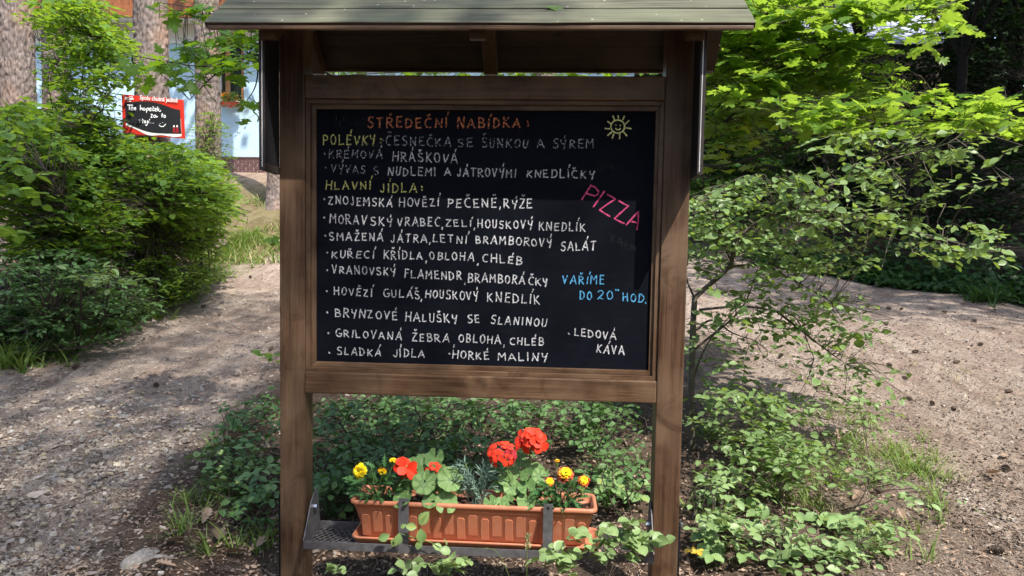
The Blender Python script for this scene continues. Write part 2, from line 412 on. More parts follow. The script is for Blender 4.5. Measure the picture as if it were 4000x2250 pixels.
# ------------------------------------------------------------------ leaf templates: verts (x along, y across, z up), tris
def fan(outline, mid, z_edge=.08, droop=.12):
    """outline pts on +y side from base to tip; mirrored; midrib points"""
    V = [(x, 0, -droop*x*x) for x in mid]; T = []
    nm = len(mid)
    for s in (1, -1):
        b = len(V); n = len(outline)
        for (x, y) in outline: V.append((x, s*y, z_edge*abs(y)/.35-droop*x*x))
        # stitch between midrib and outline
        i = j = 0
        while i < nm-1 or j < n-1:
            if j == n-1 or (i < nm-1 and mid[i+1] <= outline[j+1][0]+1e-6):
                tri = (i, i+1, b+j); i += 1
            else: tri = (i, b+j+1, b+j); j += 1
            T.append(tri if s == 1 else (tri[0], tri[2], tri[1]))
    return np.array(V), np.array(T)
OVATE = fan([(.05, .05), (.25, .24), (.5, .30), (.78, .19), (.97, .02)], [0, .3, .65, 1.0])
ROUND = fan([(.04, .08), (.2, .32), (.5, .43), (.8, .30), (.98, .03)], [0, .3, .65, 1.0], .1, .2)
NARROW = fan([(.1, .03), (.4, .075), (.75, .05), (.98, .01)], [0, .4, 1.0], .1, .25)
TOOTH = fan([(.04, .07), (.15, .20), (.17, .17), (.30, .31), (.33, .27), (.48, .37), (.52, .31), (.66, .33), (.70, .26), (.84, .19), (.87, .13), (.98, .01)], [0, .25, .5, .75, 1.0], .12, .18)
OAK = fan([(.05, .05), (.16, .14), (.22, .08), (.34, .24), (.42, .12), (.55, .31), (.62, .16), (.75, .27), (.82, .15), (.93, .14), (1.0, .03)], [0, .25, .5, .75, 1.02], .25, -.25)
QUAD = (np.array([(0, 0, 0), (.5, .3, .05), (1, 0, -.1), (.5, -.3, .05)]), np.array([(0, 1, 2), (0, 2, 3)]))
def maple_t(seed=0, droop=.15):
    r = np.random.RandomState(seed); ctr = np.array([.42, 0, 0.])
    ang = [178, 150, 128, 112, 98, 84, 70, 56, 44, 34, 24, 14, 5]
    rad = [.40, .43, .30, .46, .58, .50, .30, .52, .60, .34, .44, .58, .66]
    side = [(ctr[0]+rr*math.cos(math.radians(a))*(1+r.uniform(-.05, .05)), rr*math.sin(math.radians(a))) for a, rr in zip(ang, rad)]
    pts = [(0.12, .015)]+side[1:]
    out = [(x, y) for x, y in pts]+[(ctr[0]+.60, 0)]+[(x, -y) for x, y in pts[::-1]]
    V = [(ctr[0], 0, .02)]+[(x, y, -droop*((x-.4)**2+y*y)+.10*abs(y)*(1 if i % 2 else .6)+r.uniform(-.02, .02)) for i, (x, y) in enumerate(out)]
    n = len(out); T = [(0, 1+(i+1) % n, 1+i) for i in range(n)]
    return np.array(V), np.array(T)
MAPLE = maple_t(1)
MAPLES = [maple_t(1, .15), maple_t(2, .35), maple_t(3, -.05)]
def geran_tint(g):
    n = len(g[0]); t = np.zeros(n); k = np.arange(n)-1; t[1:31] = np.where(k[1:31] % 5 == 2, .45, .0); t[31:] = np.where((k[31:]-30) % 5 == 2, .5, .12); t[0] = .5
    return g[0], g[1], t
def geran_t(seed=0):
    r = np.random.RandomState(seed); V = [(.30, 0, .0)]; n = 30; T = []
    for ring, k in ((.25, .02), (.5, .10)):
        for i in range(n):
            a = math.radians(-165+330*i/(n-1))
            rr = ring*(1+.07*abs(math.sin(i*math.pi/29*7))*(ring > .4))*(1+r.uniform(-.03, .03))
            V.append((.30+rr*math.cos(a), rr*math.sin(a), k+.03*math.sin(i*6.283/5)*ring*2+.05*ring*math.sin(2*a+seed)))
    for i in range(n-1):
        T += [(0, 1+i+1, 1+i), (1+i, 1+i+1, 1+n+i+1), (1+i, 1+n+i+1, 1+n+i)]
    return np.array(V), np.array([(a, c, b) for a, b, c in T])
GERAN = geran_t()
def blade_t(w=.022, bend=.55, n=5):
    V = []; T = []
    for i in range(n+1):
        t = i/n; x = t*(1-.25*t*bend); z = -bend*t*t*.6
        V += [(x, w*(1-t)**.6, z), (x, -w*(1-t)**.6, z)]
    for i in range(n):
        a = 2*i; T += [(a, a+1, a+3), (a, a+3, a+2)]
    return np.array(V), np.array(T)
BLADE = blade_t(); BLADE2 = blade_t(.014, .9, 5)

def frames(d, nrm):
    d = d/(np.linalg.norm(d, axis=1)[:, None]+1e-9)
    y = np.cross(nrm, d); y /= np.linalg.norm(y, axis=1)[:, None]+1e-9
    z = np.cross(d, y); return d, y, z
def cloud(name, pts, d, nrm, size, templ, mat, parent=None, r=rng, widths=None):
    """one mesh of many leaves"""
    V0, T0 = templ[:2]; n = len(pts)
    if n == 0: return None
    x, y, z = frames(np.asarray(d, float), np.asarray(nrm, float)); size = np.broadcast_to(size, (n,))
    w = size if widths is None else widths
    V = (pts[:, None, :]+size[:, None, None]*(x[:, None, :]*V0[None, :, 0, None]+z[:, None, :]*V0[None, :, 2, None])
         + (w[:, None]*V0[None, :, 1])[:, :, None]*y[:, None, :])
    T = (T0[None]+(np.arange(n)*len(V0))[:, None, None]).reshape(-1, 3)
    tint = np.repeat(r.rand(n), len(V0))
    me = tri_mesh(name, V.reshape(-1, 3), T, mat, tint, len(V0) > 10)
    return obj_of(me, name, parent)
_tm = {}
def leaf_parts(parent, pts, d, nrm, size, templs, mat, name='leaf'):
    """separate leaf objects sharing mesh data, positions in parent's space"""
    x, y, z = frames(np.asarray(d, float), np.asarray(nrm, float)); size = np.broadcast_to(size, (len(pts),))
    if not isinstance(templs, list): templs = [templs]
    for i in range(len(pts)):
        t = templs[i % len(templs)]; key = (id(t[0]), mat.name, name)
        if key not in _tm: _tm[key] = tri_mesh(name, t[0], t[1], mat, t[2] if len(t) > 2 else np.where(np.abs(t[0][:, 1]) < 1e-4, .30, 0.), True)
        o = bpy.data.objects.new(name, _tm[key]); COL.objects.link(o); o.parent = parent
        s = float(size[i]); p = pts[i]
        o.matrix_local = Matrix(((x[i][0]*s, y[i][0]*s, z[i][0]*s, p[0]), (x[i][1]*s, y[i][1]*s, z[i][1]*s, p[1]),
                                 (x[i][2]*s, y[i][2]*s, z[i][2]*s, p[2]), (0, 0, 0, 1)))
def foliage(parent, base, pts, d, nrm, size, templs, mat, nparts=0, kindname='foliage'):
    """leaves (world positions) under parent standing at base; the nparts largest in the picture become parts"""
    pts = np.asarray(pts); size = np.broadcast_to(size, (len(pts),)).astype(float)
    loc = pts-np.asarray(base)
    idx = np.arange(len(pts)); sel = np.zeros(len(pts), bool)
    if nparts:
        u, v, z = proj(pts); s = size/z
        s = np.where((u > -20) & (u < 4020) & (v > -20) & (v < 2270), s, -1)
        o = np.argsort(-s)[:nparts]; o = o[s[o] > 0]; sel[o] = True
        leaf_parts(parent, loc[sel], d[sel], nrm[sel], size[sel], templs, mat)
    rest = ~sel
    if rest.sum():
        t = templs[0] if isinstance(templs, list) else templs
        o = cloud(kindname, loc[rest], d[rest], nrm[rest], size[rest], t, mat, parent)
        o['kind'] = 'stuff'
def unit(v): return v/(np.linalg.norm(v, axis=-1, keepdims=True)+1e-9)
def sprays(centers, nleaf, tlen, lsize, r, tilt=.35, droop=.15, up=0.0, jitter=.3):
    """leafy twigs: returns leaf pts, dirs, normals, sizes, twig polylines"""
    c = np.asarray(centers); n = len(c)
    az = r.rand(n)*2*math.pi; el = r.normal(up, .25, n)
    d = np.stack([np.cos(az)*np.cos(el), np.sin(az)*np.cos(el), np.sin(el)], 1)
    ln = tlen*(.6+.8*r.rand(n))
    t = (np.arange(nleaf)+.5)/nleaf
    P0 = c-d*ln[:, None]*.5
    pos = P0[:, None, :]+d[:, None, :]*(ln[:, None]*t[None, :])[:, :, None]
    pos[:, :, 2] -= (droop*ln[:, None]*t[None, :]**2)
    side = np.cross(d, [0, 0, 1.]); side = unit(side)
    s = np.where(np.arange(nleaf) % 2 == 0, 1., -1.)
    ld = d[:, None, :]*(.35+.9*(t[None, :, None])**2)+side[:, None, :]*s[None, :, None]*(1-.6*t[None, :, None]**3)
    ld = ld+r.normal(0, jitter, ld.shape)*np.array([1, 1, .7]); ld[:, :, 2] -= .12
    nr = np.array([0, 0, 1.])+r.normal(0, tilt, ld.shape)
    sz = lsize*(.65+.6*r.rand(n, nleaf))*(1-.35*np.abs(t[None, :]-.55))
    tw = [np.array([P0[i], (P0[i]+c[i])/2+[0, 0, .01], pos[i, -1]]) for i in range(n)]
    return pos.reshape(-1, 3), ld.reshape(-1, 3), nr.reshape(-1, 3), sz.ravel(), tw
def ell(px, py, rx, ry, Y0, Y1, n, r, shell=.0):
    """n places inside an upright ellipse of the picture, spread in depth"""
    a = r.rand(n)*2*math.pi; q = np.sqrt(shell+(1-shell)*r.rand(n)); Y = Y0+(Y1-Y0)*r.rand(n)
    out = np.array([P(px+rx*q[i]*math.cos(a[i]), py+ry*q[i]*math.sin(a[i]), Y[i]) for i in range(n)])
    g = gz(out[:, 0], out[:, 1]); u, v, z = proj(out)
    insign = (u > 425) & (u < 770) & (v > 330) & (v < 520) & (z < 9.7) & (z > 6)
    return out[(out[:, 2] > g+.04) & ~insign]
def shrub(name, label, base, cents, nleaf, tlen, lsize, templ, mat, stems=8, seed=1, group='shrubs', cat='shrub',
          nparts=0, tilt=.35, twmat=None, srad=.012, hang=.15, thin=.0022, up=0.):
    r = np.random.RandomState(seed); cents = np.asarray(cents)
    base = np.array([base[0], base[1], gz1(base[0], base[1])-.02])
    e = empty(name, base, label, cat, group)
    pts, d, nr, sz, tw = sprays(cents, nleaf, tlen, lsize, r, tilt, hang, up)
    # main stems reach from the base to points spread over the crown
    far = cents[r.choice(len(cents), min(stems, len(cents)), replace=False)]
    sp = []; paths = []
    for q in far:
        b0 = base+np.array([r.normal(0, .08), r.normal(0, .08), 0])
        mid = b0*.55+q*.45+np.array([r.normal(0, .08), r.normal(0, .08), .12*np.linalg.norm(q-b0)])
        c = curve([b0, mid, q], 10); sp.append(c); paths.append((c-base, np.linspace(srad, srad*.25, len(c))))
    allp = np.concatenate(sp)
    for t in tw:
        k = np.argmin(((allp-t[0])**2).sum(1)+.6*np.maximum(0, allp[:, 2]-t[0][2])); a = allp[k]
        m = (a+t[0])/2+r.normal(0, .02, 3)
        paths.append((np.vstack([a, m, t[0], t[1], t[2]])-base, [thin*1.8, thin*1.5, thin, thin*.8, thin*.4]))
    o = tubes('branches', paths, twmat or M['twig'], e, 4)
    foliage(e, base, pts, d, nr, sz, templ, mat, nparts)
    return e

# ================================================================== SETTING
# ground: one sheet, fine near the camera and reaching far
def warp(a, b, c, n, dens):
    t = np.linspace(-1, 1, n); return t
gx = np.concatenate([-np.geomspace(120, 9, 26), np.linspace(-8.8, 8.8, 330), np.geomspace(9, 120, 26)])
gy = np.concatenate([np.linspace(-30, 1.6, 14), np.linspace(1.7, 8, 250), np.linspace(8.06, 21, 150), np.geomspace(21.3, 220, 30)])
X, Y = np.meshgrid(gx, gy)
Z = gz(X, Y)
near = np.exp(-np.maximum(0, Y-6)/6)
Z = Z+(fbm(X*9, Y*9, 4, 11)-.47)*.045*near+(fbm(X*31, Y*31, 2, 3)-.4)*.012*near
nx, ny = len(gx), len(gy)
idx = np.arange(nx*ny).reshape(ny, nx)
Q = np.stack([idx[:-1, :-1], idx[:-1, 1:], idx[1:, 1:], idx[1:, :-1]], -1).reshape(-1, 4)
me = tri_mesh('ground', np.stack([X, Y, Z], -1).reshape(-1, 3), Q, M['ground'], smooth=True)
def pathmask(x, y):
    """1 on bare path dirt"""
    wob = (fbm(x*1.1, y*1.1, 3, 21)-.45)*1.1
    left = sst(-4.75, -4.3, x+wob*.5)*(1-sst(-2.05, -1.7, x+wob*.5+.5*sst(6.5, 9, y)*0-2.6*sst(6.0, 10.5, y)))
    left = left*(1-sst(12.2, 13.2, y+wob))
    right = sst(1.75, 2.35, x+wob*.6-.25*(4.5-y)*(y < 4.5))*(1-sst(-.2, .5, (y-11.7)+(x-4.9)*1.41+wob*.5))
    right2 = sst(.8, 1.8, x+wob)*sst(6.5, 8, y)*(1-sst(13, 14, y+wob))*(1-sst(4.4, 5.6, x))
    return np.clip(np.maximum(np.maximum(left, right), right2), 0, 1)
pm = pathmask(X, Y).ravel()[:, None]
dirt = np.array([.52, .435, .37]); litter = np.array([.16, .118, .09]); turf = np.array([.27, .235, .13]); sand = np.array([.42, .33, .26])
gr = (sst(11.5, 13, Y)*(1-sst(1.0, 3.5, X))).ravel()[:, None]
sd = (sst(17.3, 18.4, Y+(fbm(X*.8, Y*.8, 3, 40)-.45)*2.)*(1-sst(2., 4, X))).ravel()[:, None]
sun_side = (sst(.9, 1.8, X)*(1-sst(7, 9, Y))).ravel()[:, None]; litter2 = litter*(1-sun_side)+np.array([.31, .255, .21])*sun_side  # litter colour lightened on the right, painting in the sunlight there
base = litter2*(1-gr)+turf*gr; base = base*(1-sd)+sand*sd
fr_ = (sst(.1, 1.2, (Y-11.9)+(X-4.9)*1.41)*sst(3.2, 4.4, X)).ravel()[:, None]; base = base*(1-fr_)+np.array([.045, .034, .024])*fr_  # forest floor litter coloured near black to stand in for deep shade
colr = base*(1-pm)+dirt*pm
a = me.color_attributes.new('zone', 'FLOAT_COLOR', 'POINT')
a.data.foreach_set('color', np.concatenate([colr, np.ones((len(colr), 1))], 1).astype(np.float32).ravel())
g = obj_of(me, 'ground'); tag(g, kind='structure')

# ---- stone chips
def stone_t(seed):
    r = np.random.RandomState(seed); bm = bmesh.new()
    bmesh.ops.create_icosphere(bm, subdivisions=1, radius=.5)
    V = np.array([v.co[:] for v in bm.verts]); T = np.array([[l.index for l in f.verts] for f in bm.faces]); bm.free()
    V = V*(1+r.uniform(-.28, .28, (len(V), 1)))*np.array([1.0, .72, .34]); return V, T
def chip_t(seed):
    r = np.random.RandomState(seed)
    k = 5; a = np.sort(r.rand(k)*2*math.pi*.9); rr = .5*(.7+.5*r.rand(k))
    top = [(rr[i]*math.cos(a[i])*.85, rr[i]*math.sin(a[i])*.6, .14+r.uniform(-.04, .04)) for i in range(k)]
    bot = [(rr[i]*math.cos(a[i]), rr[i]*math.sin(a[i])*.75, -.12) for i in range(k)]
    V = np.array(top+bot); T = [(0, i, i+1) for i in range(1, k-1)]
    for i in range(k): j = (i+1) % k; T += [(i, k+i, k+j), (i, k+j, j)]
    return V, np.array(T)
def scatter_ground(n, r, ymin=3.0, ymax=13.5, pow_=1.5):
    """places on the ground, spread about evenly over the picture"""
    u = r.rand(n); Y_ = (ymin**-pow_*(1-u)+ymax**-pow_*u)**(-1/pow_)
    Xs = (r.rand(n)*1.5-.75)*Y_; return Xs, Y_
def chips(name, n, seed, smin, smax, keep, label, ymin=2.9, ymax=13.5):
    r = np.random.RandomState(seed); x, y = scatter_ground(n, r, ymin, ymax)
    k = keep(x, y, r); x, y = x[k], y[k]
    s = smin*(smax/smin)**(r.rand(len(x))**2.2)
    s = s*np.where(y > 7, 1.25, 1.0)
    tm = chip_t(seed)
    pts = np.stack([x, y, gz(x, y)+s*.05+.004], 1); az = r.rand(len(x))*6.283
    d = np.stack([np.cos(az), np.sin(az), r.normal(0, .12, len(x))], 1)
    nr = np.array([0, 0, 1.])+r.normal(0, .22, d.shape)
    o = cloud(name, pts, d, nr, s, tm, M['stone'], None, r)
    tag(o, label, 'gravel', None, 'stuff')
def onpath(side):
    def k(x, y, r):
        m = pathmask(x, y)
        s = (x < -0.5) if side < 0 else (x > -0.5)
        streak = .25+1.1*sst(.4, .62, fbm(x*1.6+5, y*.45, 3, 33))
        return s & (r.rand(len(x)) < (m*.95+.10)*streak)
    return k
for i in range(5):
    chips('gravel', 12000, 100+i, .011, .050, onpath(-1), 'loose flat stone chips scattered over the left path')
for i in range(4):
    chips('gravel', 11000, 200+i, .010, .036, onpath(1), 'loose pale stone chips scattered over the sunny right path')
def patchy(side):
    def k(x, y, r):
        m = pathmask(x, y); sidem = (x < -.5) if side < 0 else (x > -.5)
        return sidem & (r.rand(len(x)) < (m*.9+.12)*sst(.36, .60, fbm(x*1.3+1, y*.7, 3, 55+side)))
    return k
chips('larger_chips', 9500, 301, .028, .085, patchy(-1), 'larger flat stones bedded in patches of the left path', 2.9, 11)
chips('larger_chips', 9000, 302, .022, .060, patchy(1), 'larger flat stones bedded in patches of the right path', 2.9, 11)
r = np.random.RandomState(303); x, y = scatter_ground(60000, r, 2.8, 13); k = (pathmask(x, y) > .3) & ((x > 0) | (r.rand(len(x)) < .35)); x, y = x[k], y[k]; az = r.rand(len(x))*6.283
o = cloud('bark_crumbs', np.stack([x, y, gz(x, y)+.012], 1), np.stack([np.cos(az), np.sin(az), r.normal(0, .25, len(x))], 1), np.array([0, 0, 1.])+r.normal(0, .4, (len(x), 3)),
          (.010+.022*r.rand(len(x))**3)*np.where(y > 6.5, 1.3, 1), QUAD, M['cone'], None, r)
tag(o, 'dark brown bark and cone crumbs strewn over both paths', 'bark litter', None, 'stuff')
# brown litter flakes everywhere off the path
def offpath(x, y, r): return (r.rand(len(x)) < (1-pathmask(x, y))*.9+.12) & (y < 9)
r = np.random.RandomState(5); x, y = scatter_ground(16000, r, 2.7, 10); k = offpath(x, y, r); x, y = x[k], y[k]
s = .012+.02*r.rand(len(x))**2; az = r.rand(len(x))*6.283
o = cloud('leaf_litter', np.stack([x, y, gz(x, y)+.012], 1), np.stack([np.cos(az), np.sin(az), r.normal(0, .3, len(x))], 1),
          np.array([0, 0, 1.])+r.normal(0, .5, (len(x), 3)), s, QUAD, M['dry'], None, r)
tag(o, 'small brown leaf fragments and needles lying on the soil', 'leaf litter', None, 'stuff')
x, y = scatter_ground(5200, r, 2.7, 10); k = offpath(x, y, r) | (r.rand(len(x)) < .4); x, y = x[k], y[k]
az = r.rand(len(x))*6.283
o = cloud('needle_litter', np.stack([x, y, gz(x, y)+.014], 1), np.stack([np.cos(az), np.sin(az), r.normal(0, .12, len(x))], 1),
          np.array([0, 0, 1.])+r.normal(0, .3, (len(x), 3)), .05+.06*r.rand(len(x)), blade_t(.018, .15, 2), M['dry'], None, r)
tag(o, 'fallen pine needles and fine twigs on the ground', 'needle litter', None, 'stuff')

def ground_at(px, py):
    d = ray(px, py); lo = 1.5; hi = 60.0; t = lo
    while t < hi:
        x = d[0]/d[1]*t; z = CZ+d[2]/d[1]*t
        if z < gz1(x, t): return np.array([x, t, gz1(x, t)])
        t += .03
    return np.array([d[0]/d[1]*14, 14, gz1(d[0]/d[1]*14, 14)])
# ---- bigger single stones
STN = [(565, 2190, 175, 'whitish boulder half sunk in dirt beside the dry oak leaves left of the board'), (640, 1640, 40, 'pale broken stone with a blue-grey one just below it on the left path'),
       (617, 1672, 36, 'blue-grey stone just below a pale one mid left path'), (175, 1605, 55, 'long tan slab stone low at the far left of the left path'),
       (150, 1935, 85, 'large pale yellowish flat stone at the lower left'), (278, 1885, 60, 'grey angular stone above a cluster of tan stones lower left'),
       (355, 1848, 48, 'brownish wedge stone topping the lower left stone cluster'), (290, 1940, 45, 'light tan stone inside the lower left stone cluster'),
       (252, 1938, 36, 'dark sided stone inside the lower left stone cluster'), (190, 1990, 45, 'ochre rounded stone in the bare dirt lower left'),
       (70, 2060, 50, 'dark edged slab with pale top near the lower left corner'), (215, 1750, 32, 'small tan block standing alone on the left path'),
       (518, 1795, 26, 'small bluish stone alone mid left path'), (835, 1600, 30, 'light grey oval stone near the plants left of the post'),
       (340, 1275, 40, 'blue-grey stone at the foot of the left bushes'), (365, 1280, 32, 'grey-brown stone touching a blue-grey one under the left bushes'),
       (140, 1575, 38, 'whitish flat stone high on the far left of the path'), (300, 2040, 36, 'flat grey-brown stone below the ochre one lower left'),
       (620, 2185, 60, 'flat pale stone leaning on the boulder left of the post'), (632, 1990, 30, 'round light grey stone left of the weeds'),
       (3775, 1335, 34, 'solitary grey block stone out on the sunny right path'), (3175, 1570, 26, 'grey stone under the sapling branches on the right'),
       (3880, 2140, 60, 'flat bluish slate near the lower right corner'), (3885, 1790, 44, 'brownish stone at the right edge of the sunny dirt'),
       (3570, 2000, 36, 'pale chunky stone near the clump of weeds lower right'), (3950, 1735, 34, 'grey pebble near the right edge of the sunny path')]
stm = [tri_mesh('stone', *stone_t(k), M['stone']) for k in range(6)]
def boulder():
    bm = bmesh.new(); bmesh.ops.create_icosphere(bm, subdivisions=4, radius=.5); V = np.array([v.co[:] for v in bm.verts]); T = np.array([[l.index for l in f.verts] for f in bm.faces]); bm.free()
    n_ = fbm(V[:, 0]*4+3, V[:, 1]*4+V[:, 2]*3, 4, 5)+.5*fbm(V[:, 2]*6, V[:, 0]*7, 3, 6)
    V = V*(.72+.5*n_[:, None])*np.array([1, .6, .5]); return tri_mesh('stone', V, T, M['boulder'])
for i, (px, py, w, lab) in enumerate(STN):
    p = ground_at(px, py); dist = p[1]; s = w*dist/F_PX*1.05
    if i == 0: p = p-np.array([0, 0, .035])
    o = obj_of(boulder() if i == 0 else stm[i % 6], 'stone', None, (p[0], p[1], p[2]+s*.06)); o.scale = (s, s*.9, s*(1.0 if w < 100 else 1.1))
    o.rotation_euler = (random.uniform(-.15, .15), random.uniform(-.15, .15), random.uniform(0, 6.28)); tag(o, lab, 'stone', 'larger stones on the dirt')

# ---- restaurant building on the slope behind
BY = 20.0
bl = P(-700, 668, BY); zb = 3.62
bld = empty('restaurant_building', (-6.0, BY, zb), 'white and pale blue restaurant with orange wood fascia and brick plinth uphill', 'building', None, -.03)
def bx(px): return (px-2000)/F_PX*BY+6.0
def bz(py, px=900): return P(px, py, BY)[2]-zb
x0, x1 = bx(-900), bx(2450)
zp = bz(613); zsoff = bz(100); zblue = bz(172)
boxobj('blue_wall', (x0, x1, 0, .3, zp-.02, zblue), M['wall_blue'], bld)
boxobj('white_wall', (x0, x1, -.002, .3, zblue, zsoff+.4), M['wall_white'], bld)
boxobj('plinth_core', (x0, x1, .012, .3, -1.5, zp-.02), M['mortar'], bld)
boxobj('plinth_cap', (x0, x1, -.03, .3, zp-.024, zp+.012), M['brick'], bld)
bw, bh = .213, .103
brk = []; v = []; f = []; box(v, f, 0, bw-.022, -.012, .03, 0, bh-.020)
bmo = bevobj('brick', v, f, M['brick'], bld, .004, 1); bme = bmo.data; cnt = 0
nrow = 4; bxs = np.arange(bx(480), bx(2330), bw)
for rr_ in range(nrow):
    for k, xx in enumerate(bxs):
        z_ = zp-.028-(rr_+1)*bh
        if cnt == 0: o = bmo
        else: o = bpy.data.objects.new('brick', bme); COL.objects.link(o); o.parent = bld
        o.location = (xx+(bw/2 if rr_ % 2 else 0), random.uniform(-.003, .003), z_); cnt += 1
        if cnt >= 296: break
    if cnt >= 296: break
# fascia of vertical boards + lower trim, soffit, roof
fz0 = bz(60); ftop = fz0+1.9
kx = bx(-900); n = 0
fb = None
while kx < bx(1500):
    if fb is None:
        v = []; f = []; box(v, f, 0, .205, -.80, -.765, 0, 1.9); fb = bevobj('fascia_board', v, f, M['fascia'], bld, .006, 1); o = fb
    else: o = bpy.data.objects.new('fascia_board', fb.data); COL.objects.link(o); o.parent = bld
    o.location = (kx, 0, fz0); kx += .213
boxobj('fascia_trim', (x0, x1, -.83, -.74, zsoff-.02+.0, fz0-.004), M['fascia'], bld, .006)
boxobj('soffit', (x0, x1, -.738, -.01, zsoff+.05, zsoff+.09), M['wall_white'], bld)
boxobj('roof', (x0-.3, x1+.3, -1.0, 6, ftop+.005, ftop+.15), M['slate'], bld)
def text_obj(name, s, size, extrude, mat, parent, loc, rot, offset=0.0, sx=1.0, shear=0):
    cu = bpy.data.curves.new(name, 'FONT'); cu.body = s; cu.size = size; cu.extrude = extrude; cu.offset = offset; cu.shear = shear
    t = bpy.data.objects.new(name, cu); me = bpy.data.meshes.new_from_object(t); bpy.data.objects.remove(t)
    me.name = name; me.materials.clear(); me.materials.append(mat)
    o = obj_of(me, name, parent, loc); o.rotation_euler = rot; o.scale = (sx, 1, 1); return o
text_obj('letters', 'LER', .78, .02, M['bluewhite'], bld, (bx(296), -.83, bz(22)), (math.pi/2, 0, 0), .006)
text_obj('letters', 'PENZION', .55, .02, M['bluewhite'], bld, (bx(622), -.83, bz(15)), (math.pi/2, 0, 0), .004)
# window
wx0, wx1, wz0, wz1 = bx(866), bx(952), bz(395), bz(130)
wf = boxobj('window', (wx0, wx1, -.03, .02, wz0, wz1), M['window_wood'], bld, .004)
boxobj('pane', (wx0+.03, wx0+.11, -.045, -.028, wz0+.06, wz1-.05), M['glass'], wf)
boxobj('pane', (wx0+.26, wx1-.05, -.045, -.028, wz0+.06, wz1-.05), M['glass'], wf)
boxobj('window_sill', (wx0-.05, wx1+.05, -.14, -.03, wz0-.05, wz0), M['wall_white'], bld, .004)
fb_ = empty('flower_box', P(900, 402, BY-.25), 'far flower box with orange and red blooms under the restaurant window', 'flower box')
boxobj('box', (-.28, .3, -.08, .08, -.1, .02), M['terracotta'], fb_, .01)
r = np.random.RandomState(3); n = 260
pt = r.normal(0, 1, (n, 3))*[.17, .06, .09]+[-.02, -.03, .10]
o = cloud('foliage', pt, r.normal(0, 1, (n, 3)), r.normal(0, 1, (n, 3)), .06, OVATE, M['hornbeam'], fb_); o['kind'] = 'stuff'
for mt, ct in (('orange', 30), ('red', 26)):
    pt = r.normal(0, 1, (ct, 3))*[.18, .05, .07]+[(-.08 if mt == 'orange' else .16), -.1, .12 if mt == 'orange' else -.02]
    o = cloud('blooms', pt, r.normal(0, 1, (ct, 3)), r.normal(0, 1, (ct, 3)), .06, ROUND, M[mt], fb_); o['kind'] = 'stuff'

# brown shed with a pale roof far right
sh = empty('shed', P(3350, 640, 27), 'brown shed with pale blue-grey roof deep in the dark wood', 'shed')
def shl(px, py, Y=27): return P(px, py, Y)-np.array(sh.location)
a = shl(3060, 166); b_ = shl(3760, 160); 
boxobj('wall', (a[0], b_[0], 0, 4, -1, a[2]), M['shedwall'], sh)
v = [tuple(shl(3040, 168, 26.7)), tuple(shl(3790, 160, 26.7)), tuple(shl(3700, 60, 30)), tuple(shl(3120, 62, 30))]
v = v+[(p[0], p[1], p[2]-.08) for p in v]
f = [(0, 1, 2, 3), (7, 6, 5, 4), (0, 4, 5, 1), (1, 5, 6, 2), (2, 6, 7, 3), (3, 7, 4, 0)]
bevobj('roof', v, f, M['slate'], sh)

